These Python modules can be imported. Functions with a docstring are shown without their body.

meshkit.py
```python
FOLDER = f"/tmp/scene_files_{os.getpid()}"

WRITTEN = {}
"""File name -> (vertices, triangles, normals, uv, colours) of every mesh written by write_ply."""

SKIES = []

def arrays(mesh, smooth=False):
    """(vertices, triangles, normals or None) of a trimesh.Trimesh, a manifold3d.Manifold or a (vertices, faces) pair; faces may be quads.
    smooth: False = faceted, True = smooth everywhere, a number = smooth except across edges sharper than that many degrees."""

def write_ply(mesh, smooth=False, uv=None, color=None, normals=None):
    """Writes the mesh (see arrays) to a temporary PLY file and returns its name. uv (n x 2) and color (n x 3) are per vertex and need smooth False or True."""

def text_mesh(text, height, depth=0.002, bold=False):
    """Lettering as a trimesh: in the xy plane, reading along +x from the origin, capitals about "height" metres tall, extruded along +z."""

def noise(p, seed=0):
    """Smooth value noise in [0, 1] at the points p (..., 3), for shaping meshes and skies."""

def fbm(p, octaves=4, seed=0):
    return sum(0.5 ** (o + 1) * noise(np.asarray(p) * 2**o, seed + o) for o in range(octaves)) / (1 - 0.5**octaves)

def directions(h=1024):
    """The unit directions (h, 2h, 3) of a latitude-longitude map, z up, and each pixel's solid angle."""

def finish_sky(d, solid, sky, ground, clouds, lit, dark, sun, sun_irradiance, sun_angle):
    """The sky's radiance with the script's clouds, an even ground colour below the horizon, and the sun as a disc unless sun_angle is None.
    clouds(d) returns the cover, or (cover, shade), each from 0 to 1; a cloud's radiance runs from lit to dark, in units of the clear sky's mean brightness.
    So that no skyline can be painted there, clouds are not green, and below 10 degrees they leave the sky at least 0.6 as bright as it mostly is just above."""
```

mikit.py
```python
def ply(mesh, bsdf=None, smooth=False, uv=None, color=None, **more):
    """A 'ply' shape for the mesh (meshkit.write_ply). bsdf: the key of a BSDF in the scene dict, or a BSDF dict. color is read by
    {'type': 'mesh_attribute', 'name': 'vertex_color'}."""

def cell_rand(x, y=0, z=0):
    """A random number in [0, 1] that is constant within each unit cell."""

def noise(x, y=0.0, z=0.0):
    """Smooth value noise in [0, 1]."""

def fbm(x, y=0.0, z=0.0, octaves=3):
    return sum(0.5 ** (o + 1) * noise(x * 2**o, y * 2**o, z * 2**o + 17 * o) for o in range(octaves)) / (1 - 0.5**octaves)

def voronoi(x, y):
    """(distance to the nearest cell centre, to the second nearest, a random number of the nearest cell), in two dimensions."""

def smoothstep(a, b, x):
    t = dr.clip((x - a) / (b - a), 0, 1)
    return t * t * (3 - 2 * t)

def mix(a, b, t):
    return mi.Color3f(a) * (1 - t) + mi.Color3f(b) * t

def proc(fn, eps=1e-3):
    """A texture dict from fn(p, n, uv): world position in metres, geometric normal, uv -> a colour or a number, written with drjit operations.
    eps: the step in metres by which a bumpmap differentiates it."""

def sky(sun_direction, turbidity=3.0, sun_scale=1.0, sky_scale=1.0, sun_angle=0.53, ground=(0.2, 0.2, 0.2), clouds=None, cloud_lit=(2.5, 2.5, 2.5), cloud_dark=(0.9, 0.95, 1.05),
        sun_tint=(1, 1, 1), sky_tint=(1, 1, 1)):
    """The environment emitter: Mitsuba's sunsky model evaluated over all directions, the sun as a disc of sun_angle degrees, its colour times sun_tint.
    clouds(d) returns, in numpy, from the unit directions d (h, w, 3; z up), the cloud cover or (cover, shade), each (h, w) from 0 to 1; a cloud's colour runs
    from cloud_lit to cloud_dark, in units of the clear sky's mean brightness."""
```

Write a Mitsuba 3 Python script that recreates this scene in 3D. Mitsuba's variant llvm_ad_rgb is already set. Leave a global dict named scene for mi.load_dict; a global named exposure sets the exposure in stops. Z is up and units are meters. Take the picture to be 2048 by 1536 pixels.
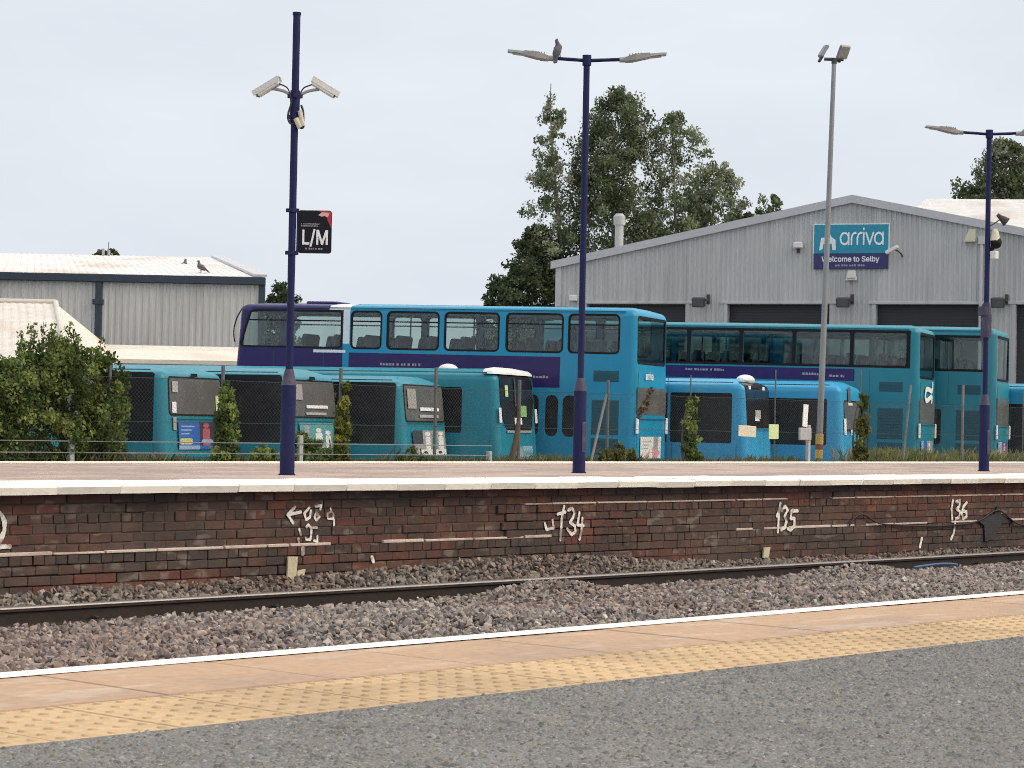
import math
import numpy as np
import trimesh
import manifold3d as m3
import shapely
from shapely import affinity
from shapely.geometry import Polygon, LineString, box as sbox
import drjit as dr
import mitsuba as mi
import mikit
import meshkit

T = mi.ScalarTransform4f
scene, labels = {}, {}

# ------------------------------------------------------------------ camera, sky, exposure
CAM_Z = 1.555                      # metres above the rail head
YAW = math.radians(42.5)           # view direction, measured from the track (+x)
FWD = np.array([math.cos(YAW), math.sin(YAW), 0.0])
RGT = np.array([math.sin(YAW), -math.cos(YAW), 0.0])
_pitch, _roll = math.atan(73 / 4600), 0.02
_f = FWD * math.cos(_pitch) + np.array([0, 0, math.sin(_pitch)])
_u = np.array([0, 0, 1.0]) * math.cos(_roll) - RGT * math.sin(_roll)
scene['camera'] = {
    'type': 'perspective', 'fov': math.degrees(2 * math.atan(1024 / 4600)), 'fov_axis': 'x',
    'near_clip': 0.1, 'far_clip': 3000.0,
    'to_world': T().look_at(origin=[0, 0, CAM_Z], target=[float(v) for v in np.array([0, 0, CAM_Z]) + _f], up=[float(v) for v in _u]),
}
exposure = 1.9


def overcast(d):
    n = 0.5 * meshkit.fbm(d * np.array([2.2, 2.2, 5.0]) + 3.1, 4, 5) + 0.5 * meshkit.fbm(d * np.array([7.0, 7.0, 19.0]) + 1.7, 5, 12)
    el = np.clip(d[..., 2], 0, 1)
    shade = 0.60 - 0.62 * el + 0.75 * (n - 0.5)
    return np.ones(d.shape[:2]), np.clip(shade, 0, 1)


scene['sky'] = mikit.sky([0.40, -0.82, 0.80], turbidity=4, sun_scale=0.38, sky_scale=1.0, sun_angle=40, clouds=overcast, sun_tint=(1.06, 1.0, 0.92),
                         cloud_lit=(2.96, 3.03, 3.12), cloud_dark=(1.35, 1.55, 1.80), ground=(0.15, 0.15, 0.15))

# ------------------------------------------------------------------ naming helpers
_used = {}


def numbered(name):
    n = _used.get(name, -1) + 1
    _used[name] = n
    return name if n == 0 else f'{name}_{n:03d}'


def thing(name, label, cat, group=None):
    k = numbered(name)
    labels[k] = {'label': label, 'category': cat}
    if group:
        labels[k]['group'] = group
    return k


def obj(name, mesh, mat, parent=None, tw=None, smooth=False, label=None, shape=None, color=None, kind=None):
    k = numbered(f'{parent}__{name}' if parent else name)
    s = dict(shape) if shape else mikit.ply(mesh, mat, smooth=smooth, color=color)
    if shape and mat:
        s['bsdf'] = {'type': 'ref', 'id': mat}
    if tw is not None:
        s['to_world'] = tw
    scene[k] = s
    if label or kind:
        labels[k] = {}
        if label:
            labels[k]['label'] = label
        if kind:
            labels[k]['kind'] = kind
    return k


def struct(name, mesh, mat, label, tw=None, smooth=False, kind='structure', cat=None, color=None):
    k = obj(name, mesh, mat, None, tw, smooth, color=color)
    labels[k] = {'label': label, 'kind': kind}
    if cat:
        labels[k]['category'] = cat
    return k


# ------------------------------------------------------------------ mesh helpers
def tm(m):
    mm = m.to_mesh()
    return trimesh.Trimesh(np.array(mm.vert_properties[:, :3]), np.array(mm.tri_verts), process=False)


def cat(ms):
    return trimesh.util.concatenate(ms)


def bx(x0, x1, y0, y1, z0, z1, bev=0.0):
    if bev <= 0:
        m = trimesh.creation.box(extents=[x1 - x0, y1 - y0, z1 - z0])
        m.apply_translation([(x0 + x1) / 2, (y0 + y1) / 2, (z0 + z1) / 2])
        return m
    pts = []
    for a, b, c in np.ndindex(2, 2, 2):
        p = np.array([(x0, x1)[a], (y0, y1)[b], (z0, z1)[c]])
        s = np.array([1 - 2 * a, 1 - 2 * b, 1 - 2 * c])
        for k in range(3):
            q = s * bev
            q[k] = 0
            pts.append(p + q)
    return tm(m3.Manifold.hull_points(np.array(pts)))


def mbox(x0, x1, y0, y1, z0, z1):
    return m3.Manifold.cube([x1 - x0, y1 - y0, z1 - z0]).translate([x0, y0, z0])


def cyl(p0, p1, r0, r1=None, n=16):
    p0, p1 = np.array(p0, float), np.array(p1, float)
    r1 = r0 if r1 is None else r1
    h = np.linalg.norm(p1 - p0)
    m = tm(m3.Manifold.cylinder(h, r0, r1, n))
    m.apply_transform(trimesh.geometry.align_vectors([0, 0, 1], (p1 - p0) / h))
    m.apply_translation(p0)
    return m


def tube(pts, r, n=8):
    pts = np.asarray(pts, float)
    t = np.gradient(pts, axis=0)
    t /= np.linalg.norm(t, axis=1, keepdims=True) + 1e-12
    ref = np.array([0, 0, 1.0]) if abs(t[:, 2]).mean() < 0.8 else np.array([1.0, 0, 0])
    a = np.cross(t, ref)
    a /= np.linalg.norm(a, axis=1, keepdims=True) + 1e-12
    b = np.cross(t, a)
    ang = np.arange(n) * 2 * np.pi / n
    rr = np.broadcast_to(r, (len(pts),))
    v = pts[:, None] + rr[:, None, None] * (np.cos(ang)[None, :, None] * a[:, None] + np.sin(ang)[None, :, None] * b[:, None])
    i, j = np.meshgrid(np.arange(len(pts) - 1), np.arange(n), indexing='ij')
    q = np.stack([i * n + j, (i + 1) * n + j, (i + 1) * n + (j + 1) % n, i * n + (j + 1) % n], -1).reshape(-1, 4)
    f = np.vstack([q[:, [0, 1, 2]], q[:, [0, 2, 3]]])
    v = v.reshape(-1, 3)
    m = trimesh.Trimesh(v, f, process=False)
    caps = []
    for e, base in ((0, 0), (1, (len(pts) - 1) * n)):
        c = len(m.vertices) + len(caps)
        caps.append((pts[0] if e == 0 else pts[-1], base, e))
    vv = np.vstack([v] + [c[0][None] for c in caps])
    ff = [f]
    for k, (_, base, e) in enumerate(caps):
        c = len(v) + k
        jj = np.arange(n)
        tri = np.stack([base + jj, base + (jj + 1) % n, np.full(n, c)], 1)
        ff.append(tri if e == 0 else tri[:, ::-1])
    return trimesh.Trimesh(vv, np.vstack(ff), process=False)


def smooth_path(pts, n=8):
    from scipy.interpolate import make_interp_spline
    pts = np.asarray(pts, float)
    t = np.r_[0, np.cumsum(np.linalg.norm(np.diff(pts, axis=0), axis=1))]
    k = min(3, len(pts) - 1)
    return make_interp_spline(t, pts, k=k)(np.linspace(0, t[-1], n * (len(pts) - 1) + 1))


AXIS = {'y': np.array([[1, 0, 0, 0], [0, 0, 1, 0], [0, 1, 0, 0.0]]), 'x': np.array([[0, 0, 1, 0], [1, 0, 0, 0], [0, 1, 0, 0.0]]), 'z': np.eye(3, 4)}


def prism(poly, axis, d0, d1):
    """A shapely polygon drawn in the plane across the axis (y: x,z; x: y,z; z: x,y), extruded from d0 to d1."""
    out = None
    for g in getattr(poly, 'geoms', [poly]):
        if g.is_empty:
            continue
        g = shapely.geometry.polygon.orient(g)
        rings = [np.array(g.exterior.coords)[:-1]] + [np.array(r.coords)[:-1] for r in g.interiors]
        m = m3.Manifold.extrude(m3.CrossSection(rings), d1 - d0).translate([0, 0, d0]).transform(AXIS[axis])
        out = m if out is None else out + m
    return out


def rrect(u0, u1, v0, v1, r):
    r = min(r, (u1 - u0) / 2.01, (v1 - v0) / 2.01)
    return sbox(u0 + r, v0 + r, u1 - r, v1 - r).buffer(r, quad_segs=4) if r > 0 else sbox(u0, v0, u1, v1)


def sheet(poly, axis, d):
    """A flat single sheet of the polygon."""
    v, f = trimesh.creation.triangulate_polygon(poly, engine='earcut')
    v = np.c_[v, np.full(len(v), d)] @ AXIS[axis][:, :3].T
    return trimesh.Trimesh(v, f, process=False)


def rotz(m, deg, at=(0, 0, 0)):
    m = m.copy()
    m.apply_transform(trimesh.transformations.rotation_matrix(math.radians(deg), [0, 0, 1], at))
    return m


def rot(m, deg, axis, at=(0, 0, 0)):
    m = m.copy()
    m.apply_transform(trimesh.transformations.rotation_matrix(math.radians(deg), axis, at))
    return m


def text_on(text, height, depth=0.003, bold=False):
    return meshkit.text_mesh(text, height, depth, bold)


def leaves(rng, centres, size, droop=0.0, flat=0.0, aspect=0.6):
    """Diamond shaped leaves (two triangles) at the centres, turned at random; droop hangs them, flat lays them level."""
    n = len(centres)
    d = rng.normal(size=(n, 3))
    d[:, 2] -= droop
    d[:, 2] *= (1 - flat)
    d /= np.linalg.norm(d, axis=1, keepdims=True)
    e = rng.normal(size=(n, 3))
    e -= (e * d).sum(1, keepdims=True) * d
    e /= np.linalg.norm(e, axis=1, keepdims=True)
    s = (size * rng.uniform(0.6, 1.35, n))[:, None]
    nn = np.cross(d, e)
    v = np.stack([centres - d * s / 2, centres + e * s * aspect / 2 + nn * s * 0.08, centres + d * s / 2, centres - e * s * aspect / 2 + nn * s * 0.08], 1).reshape(-1, 3)
    i = np.arange(n)[:, None] * 4
    f = np.vstack([i + [0, 1, 2], i + [0, 2, 3]])
    return v, f


# ------------------------------------------------------------------ materials
def rgb(*c):
    return {'type': 'rgb', 'value': [float(v) for v in c]}


def two(d):
    return {'type': 'twosided', 'bsdf': d}


def pbr(name, color, rough=0.6, metal=0.0, coat=0.0, spec=0.5, bump=None, scale=0.002, eps=1e-3):
    c = mikit.proc(color) if callable(color) else rgb(*color)
    b = {'type': 'principled', 'base_color': c, 'roughness': float(rough), 'metallic': float(metal), 'specular': float(spec)}
    if coat:
        b['clearcoat'] = float(coat)
        b['clearcoat_gloss'] = 0.85
    if bump:
        b = {'type': 'bumpmap', 'arbitrary': mikit.proc(bump, eps), 'scale': float(scale), 'bsdf': b}
    scene[name] = two(b)
    return name


def C(*c):
    return mi.Color3f(*[float(v) for v in c])


def grime(base, dirt, amount=0.35, freq=1.3, streak=0.0):
    def fn(p, n, uv):
        t = mikit.fbm(p.x * freq, p.y * freq, p.z * freq * (0.35 if streak else 1.0), 4)
        t2 = mikit.fbm(p.x * freq * 7, p.y * freq * 7, p.z * freq * (1.0 if streak else 7), 3)
        w = mikit.smoothstep(0.42, 0.8, 0.65 * t + 0.35 * t2) * amount
        return mikit.mix(C(*base), C(*dirt), w) * (0.93 + 0.14 * t2)
    return fn


def asphalt(p, n, uv):
    wx, wy = p.x + 0.012 * mikit.noise(p.x * 55, p.y * 55), p.y + 0.012 * mikit.noise(p.x * 55, p.y * 55, 5.0)
    f1, f2, w = mikit.voronoi(wx * 70, wy * 70)
    g1, g2, w2 = mikit.voronoi(p.x * 95 + 9, p.y * 95)
    big = mikit.fbm(p.x * 1.1, p.y * 1.1, 0.0, 4)
    mid = mikit.fbm(p.x * 9, p.y * 9, 3.0, 3)
    stone = mikit.smoothstep(0.06, 0.42, f2 - f1)
    v = 0.14 + stone * (0.01 + 0.10 * w * w) + 0.045 * w2 * mikit.smoothstep(0.05, 0.3, g2 - g1)
    patch = mikit.smoothstep(0.45, 0.62, mikit.fbm(p.x * 0.45 + 4, p.y * 0.8, 9.0, 4))
    gum = 1 - 0.35 * (1 - mikit.smoothstep(0.05, 0.09, mikit.voronoi(p.x * 2.3, p.y * 2.3)[0]))
    v = v * (0.80 + 0.30 * big) * (0.85 + 0.3 * mid) * (1.06 - 0.20 * patch) * gum
    tint = mikit.mix(C(0.97, 1.0, 1.0), C(1.05, 1.0, 0.92), mikit.noise(p.x * 31, p.y * 31))
    return tint * v


def asphalt_h(p, n, uv):
    wx, wy = p.x + 0.012 * mikit.noise(p.x * 55, p.y * 55), p.y + 0.012 * mikit.noise(p.x * 55, p.y * 55, 5.0)
    f1, f2, w = mikit.voronoi(wx * 70, wy * 70)
    return mikit.smoothstep(0.0, 0.35, f2 - f1) * (0.3 + 0.7 * w)


pbr('asphalt', asphalt, 0.85, spec=0.25, bump=asphalt_h, scale=0.004, eps=2e-3)


def far_tarmac(p, n, uv):
    t = mikit.fbm(p.x * 0.9, p.y * 1.6, 0.0, 4)
    s = mikit.fbm(p.x * 14, p.y * 14, 1.0, 3)
    c = mikit.mix(C(0.33, 0.268, 0.235), C(0.25, 0.205, 0.185), mikit.smoothstep(0.35, 0.7, t))
    return c * (0.8 + 0.4 * s)


pbr('far_tarmac', far_tarmac, 0.9, spec=0.2)


def tan_slab(p, n, uv):
    t = mikit.fbm(p.x * 1.7, p.y * 3.0, 0.0, 4)
    s = mikit.fbm(p.x * 40, p.y * 40, 1.0, 3)
    wear = mikit.smoothstep(0.62, 0.74, mikit.fbm(p.x * 3.0, p.y * 9.0, 7.0, 4))
    c = mikit.mix(C(0.385, 0.268, 0.182), C(0.33, 0.238, 0.172), mikit.smoothstep(0.35, 0.7, t))
    c = mikit.mix(c, C(0.46, 0.40, 0.34), wear * 0.35)
    return c * (0.86 + 0.28 * s)


pbr('tan_slab', tan_slab, 0.8, spec=0.3)


def tactile(p, n, uv):
    t = mikit.fbm(p.x * 2.1, p.y * 2.1, 0.0, 4)
    s = mikit.fbm(p.x * 45, p.y * 45, 2.0, 3)
    r = mikit.cell_rand((p.x + 0.0) / 0.4, 3.0)
    c = mikit.mix(C(0.47, 0.34, 0.20), C(0.39, 0.283, 0.17), mikit.smoothstep(0.4, 0.75, t))
    return c * (0.82 + 0.3 * s) * (0.95 + 0.1 * r)


pbr('tactile', tactile, 0.75, spec=0.3)
pbr('joint_dark', (0.10, 0.08, 0.06), 0.95, spec=0.1)
pbr('white_line', grime((0.84, 0.82, 0.76), (0.45, 0.40, 0.33), 0.5, 3.0), 0.6)


def coping(p, n, uv):
    t = mikit.fbm(p.x * 1.2, p.y * 3, p.z * 9, 4)
    s = mikit.fbm(p.x * 22, p.y * 22, p.z * 22, 3)
    w = mikit.smoothstep(0.48, 0.75, 0.5 * t + 0.5 * s)
    return mikit.mix(C(0.92, 0.89, 0.82), C(0.66, 0.62, 0.56), w * 0.5)


pbr('coping', coping, 0.8, spec=0.25)
pbr('mortar', grime((0.13, 0.098, 0.087), (0.07, 0.054, 0.05), 0.8, 2.2), 0.95, spec=0.1)
pbr('lit_ledge_mortar', grime((0.62, 0.53, 0.48), (0.20, 0.15, 0.13), 0.8, 1.6), 0.9, spec=0.1)  # pale ledge mortar, the light caught on its top painted into the colour


def brick_fn(base, dark, seed):
    def fn(p, n, uv):
        r = mikit.cell_rand(p.x / 0.2357 + seed, 0.0, (p.z - 0.848) / 0.0868)
        t = mikit.fbm(p.x * 1.6 + seed, 0.0, p.z * 2.6, 4)
        s = mikit.fbm(p.x * 26, p.y * 26 + seed, p.z * 34, 3)
        c = mikit.mix(C(*base), C(*dark), mikit.smoothstep(0.32, 0.66, 0.62 * t + 0.12 * r + 0.26 * s))
        bloom = mikit.smoothstep(0.63, 0.78, mikit.fbm(p.x * 5.0 + seed, 1.0, p.z * 9.0, 3))
        c = mikit.mix(c, C(0.24, 0.205, 0.18), bloom * 0.55)
        soot = mikit.smoothstep(0.45, 0.75, 0.6 * mikit.fbm(p.x * 0.55, 2.0, p.z * 1.3, 4) + 0.4 * mikit.fbm(p.x * 7.0, 5.0, p.z * 0.9, 3))
        c = mikit.mix(c, C(0.055, 0.05, 0.047), soot * 0.65)
        return c * (0.70 + 0.60 * s)
    return fn


BRICKS = []
for i, (b, d) in enumerate([((0.175, 0.078, 0.060), (0.085, 0.057, 0.050)), ((0.15, 0.066, 0.056), (0.082, 0.054, 0.048)), ((0.135, 0.080, 0.066), (0.080, 0.059, 0.053)),
                            ((0.19, 0.090, 0.064), (0.115, 0.067, 0.055)), ((0.125, 0.083, 0.072), (0.078, 0.060, 0.054)), ((0.112, 0.083, 0.074), (0.072, 0.059, 0.055))]):
    BRICKS.append(pbr(f'brick_{i}', brick_fn(b, d, i * 3.7), 0.88, spec=0.2))


def paint_fn(p, n, uv):
    t = mikit.fbm(p.x * 11, p.y * 5, p.z * 11, 4)
    return mikit.mix(C(0.80, 0.79, 0.76), C(0.20, 0.15, 0.13), mikit.smoothstep(0.46, 0.66, t) * 0.8)


pbr('wall_paint', paint_fn, 0.8, spec=0.2)
pbr('cream_plate', grime((0.58, 0.54, 0.38), (0.32, 0.27, 0.18), 0.6, 9.0), 0.7)
scene['stone'] = two({'type': 'principled', 'base_color': {'type': 'mesh_attribute', 'name': 'vertex_color'}, 'roughness': 0.9, 'specular': 0.2})
scene['print'] = two({'type': 'principled', 'base_color': {'type': 'mesh_attribute', 'name': 'vertex_color'}, 'roughness': 0.45, 'specular': 0.4})
scene['leaf'] = {'type': 'principledthin', 'base_color': {'type': 'mesh_attribute', 'name': 'vertex_color'}, 'roughness': 0.55, 'diff_trans': 0.7}
pbr('bed', grime((0.07, 0.06, 0.055), (0.03, 0.028, 0.027), 0.8, 3.0), 0.95)
pbr('rail_side', grime((0.028, 0.024, 0.023), (0.06, 0.038, 0.026), 0.5, 4.0), 0.75, spec=0.3)
pbr('rail_top', (0.36, 0.34, 0.33), 0.5, metal=1.0)
pbr('navy', grime((0.011, 0.014, 0.075), (0.025, 0.03, 0.075), 0.4, 5.0, 1), 0.55, spec=0.25)
pbr('navy_worn', grime((0.04, 0.036, 0.085), (0.12, 0.11, 0.13), 0.6, 9.0), 0.55)
pbr('galv', grime((0.25, 0.265, 0.285), (0.36, 0.37, 0.38), 0.5, 3.0, 1), 0.5, metal=0.35)
pbr('galv_light', grime((0.42, 0.43, 0.44), (0.30, 0.31, 0.32), 0.5, 2.0, 1), 0.5, metal=0.2)
pbr('grey_dark', (0.06, 0.062, 0.066), 0.6, spec=0.3)
pbr('lamp_grey', (0.33, 0.318, 0.315), 0.5, spec=0.3)
pbr('lamp_lens', (0.42, 0.43, 0.43), 0.35, spec=0.3)
pbr('white_plastic', grime((0.70, 0.69, 0.66), (0.5, 0.48, 0.44), 0.3, 6.0), 0.4)
pbr('cream_plastic', (0.62, 0.58, 0.46), 0.45)
pbr('black', (0.010, 0.010, 0.012), 0.6, spec=0.2)
pbr('black_cable', (0.03, 0.03, 0.034), 0.6)
pbr('sign_black', (0.010, 0.011, 0.017), 0.5, spec=0.2)
pbr('sign_red', (0.42, 0.03, 0.045), 0.4)
pbr('sign_pink', (0.70, 0.36, 0.38), 0.4)
pbr('sign_grey', (0.30, 0.29, 0.31), 0.4)
pbr('sign_white', (0.78, 0.80, 0.82), 0.4)
pbr('sign_cyan', grime((0.012, 0.25, 0.38), (0.02, 0.29, 0.42), 0.3, 1.5), 0.4)
pbr('sign_navy', (0.03, 0.025, 0.13), 0.4)
pbr('yellow_band', (0.50, 0.36, 0.10), 0.6)
pbr('red_band', (0.22, 0.06, 0.05), 0.6)


def clad(base, dirt, spacing=1.0):
    def fn(p, n, uv):
        t = mikit.fbm(p.x * 0.7, p.y * 0.7, p.z * 0.12, 4)
        s = mikit.fbm(p.x * 5, p.y * 5, p.z * 0.35, 4)
        sheet = mikit.cell_rand((p.x * 0.35 - p.y * 0.92) / 1.0, 2.0)
        w = mikit.smoothstep(0.38, 0.72, 0.45 * t + 0.55 * s)
        return mikit.mix(C(*base), C(*dirt), w * 0.75) * (0.96 + 0.07 * sheet)
    return fn


pbr('cladding_grey', clad((0.475, 0.478, 0.48), (0.35, 0.352, 0.355)), 0.55, metal=0.05)
pbr('cladding_warm', clad((0.53, 0.53, 0.52), (0.40, 0.40, 0.39)), 0.55, metal=0.05)
pbr('trim_grey', grime((0.50, 0.50, 0.53), (0.40, 0.40, 0.43), 0.5, 1.2), 0.45, metal=0.1)
pbr('trim_blue', grime((0.022, 0.036, 0.058), (0.035, 0.05, 0.07), 0.4, 2.0), 0.45)


def old_roof(p, n, uv):
    t = mikit.fbm(p.x * 0.35, p.y * 0.35, p.z * 0.35, 4)
    s = mikit.fbm(p.x * 4, p.y * 4, p.z * 4, 3)
    c = mikit.mix(C(0.56, 0.56, 0.55), C(0.48, 0.435, 0.405), mikit.smoothstep(0.55, 0.72, t))
    return c * (0.85 + 0.3 * s)


def pink_roof(p, n, uv):
    t = mikit.fbm(p.x * 0.5, p.y * 0.5, p.z * 0.5, 4)
    s = mikit.fbm(p.x * 5, p.y * 5, p.z * 5, 3)
    c = mikit.mix(C(0.58, 0.55, 0.51), C(0.48, 0.40, 0.35), mikit.smoothstep(0.5, 0.75, t))
    return c * (0.82 + 0.34 * s)


pbr('old_roof', old_roof, 0.8)
pbr('pink_roof', pink_roof, 0.85)
pbr('cream_roof', grime((0.60, 0.56, 0.50), (0.42, 0.38, 0.33), 0.5, 0.6), 0.8)
pbr('door_dark', (0.03, 0.032, 0.038), 0.55)
BLUE = (0.008, 0.255, 0.455)
TEAL = (0.012, 0.205, 0.285)
pbr('bus_blue', grime(BLUE, (0.05, 0.23, 0.34), 0.5, 0.9, 1), 0.34, coat=0.2, spec=0.35)
pbr('bus_sky', grime((0.035, 0.31, 0.56), (0.10, 0.32, 0.46), 0.5, 0.9, 1), 0.34, coat=0.2, spec=0.35)
pbr('bus_teal', grime(TEAL, (0.05, 0.18, 0.21), 0.55, 0.9, 1), 0.34, coat=0.2, spec=0.35)
pbr('bus_purple', grime((0.026, 0.013, 0.105), (0.045, 0.032, 0.11), 0.5, 1.2), 0.38, coat=0.15, spec=0.3)
pbr('bus_white', grime((0.70, 0.72, 0.74), (0.5, 0.5, 0.5), 0.3, 2.0), 0.4)
pbr('pane_dark', grime((0.014, 0.014, 0.018), (0.032, 0.030, 0.031), 0.7, 2.0), 0.2, spec=0.3)
pbr('pane_dusty', grime((0.105, 0.108, 0.112), (0.17, 0.17, 0.165), 0.7, 2.6), 0.3, spec=0.35)
pbr('grille', (0.012, 0.085, 0.12), 0.6)
pbr('seat_cloth', grime((0.05, 0.055, 0.075), (0.09, 0.09, 0.10), 0.5, 9.0), 0.9)
pbr('lining', (0.28, 0.30, 0.30), 0.7)
pbr('rubber', (0.015, 0.015, 0.016), 0.7)
pbr('lamp_red', (0.36, 0.03, 0.03), 0.25, coat=0.5)
pbr('sticker_green', (0.22, 0.46, 0.17), 0.5)
pbr('sticker_lime', (0.55, 0.68, 0.36), 0.5)
pbr('sticker_pink', (0.28, 0.17, 0.16), 0.5)
scene['glass'] = {'type': 'thindielectric', 'int_ior': 1.5, 'specular_transmittance': rgb(0.60, 0.69, 0.66), 'specular_reflectance': rgb(0.9, 1.0, 1.0)}
pbr('bark', grime((0.30, 0.27, 0.23), (0.06, 0.05, 0.045), 0.9, 2.0), 0.9)
pbr('bark_dark', grime((0.075, 0.06, 0.045), (0.12, 0.10, 0.08), 0.6, 6.0), 0.9)
pbr('post_concrete', grime((0.33, 0.37, 0.35), (0.20, 0.22, 0.19), 0.6, 5.0), 0.9)
pbr('stake_grey', grime((0.20, 0.21, 0.20), (0.12, 0.12, 0.10), 0.6, 5.0), 0.9)
pbr('post_dark', grime((0.10, 0.115, 0.12), (0.16, 0.14, 0.11), 0.6, 5.0), 0.7)
pbr('wire', (0.075, 0.09, 0.088), 0.8, spec=0.1)
pbr('pigeon_grey', grime((0.13, 0.125, 0.145), (0.06, 0.06, 0.08), 0.7, 22.0), 0.8)
pbr('pigeon_pale', grime((0.24, 0.20, 0.18), (0.12, 0.11, 0.11), 0.7, 20.0), 0.8)
pbr('beak', (0.30, 0.18, 0.12), 0.6)
pbr('blue_plastic', (0.05, 0.12, 0.25), 0.5)


def earth(p, n, uv):
    t = mikit.fbm(p.x * 0.4, p.y * 0.4, 0.0, 4)
    return mikit.mix(C(0.09, 0.10, 0.045), C(0.16, 0.13, 0.09), t)


pbr('earth', earth, 0.95)
pbr('yard_tarmac', grime((0.14, 0.14, 0.14), (0.08, 0.08, 0.08), 0.6, 0.7), 0.9)

# ------------------------------------------------------------------ levels (metres; rail head = 0)
NEAR, FAR, YARD = 0.742, 0.935, -0.345
X0, X1 = -6.0, 62.0                # along the track

# ================================================================== THE SETTING
def plane(x0, x1, y0, y1, z):
    return trimesh.Trimesh([[x0, y0, z], [x1, y0, z], [x1, y1, z], [x0, y1, z]], [[0, 1, 2], [0, 2, 3]], process=False)


struct('ground', plane(-900, 1200, -900, 1200, -1.2), 'earth', 'flat rough ground reaching to the horizon under the station and yard')
struct('track_bed', bx(X0 - 20, X1 + 20, 5.7, 16.4, -0.9, -0.16), 'bed', 'dark bed under the ballast between the two platforms')
struct('yard', plane(16, 260, 23.6, 260, YARD + 0.0), 'yard_tarmac', 'tarmac yard behind the fence where the buses are parked')
_v = [(22.66, FAR - 0.02), (23.9, FAR - 0.06), (25.6, YARD + 0.004), (26.4, YARD - 0.05)]
_m = []
for (ya, za), (yb, zb) in zip(_v[:-1], _v[1:]):
    _m.append(trimesh.Trimesh([[X0, ya, za], [X1 + 20, ya, za], [X1 + 20, yb, zb], [X0, yb, zb]], [[0, 1, 2], [0, 2, 3]], process=False))
struct('verge', cat(_m), 'earth', 'earth verge behind the far platform sloping down to the bus yard')

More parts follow.
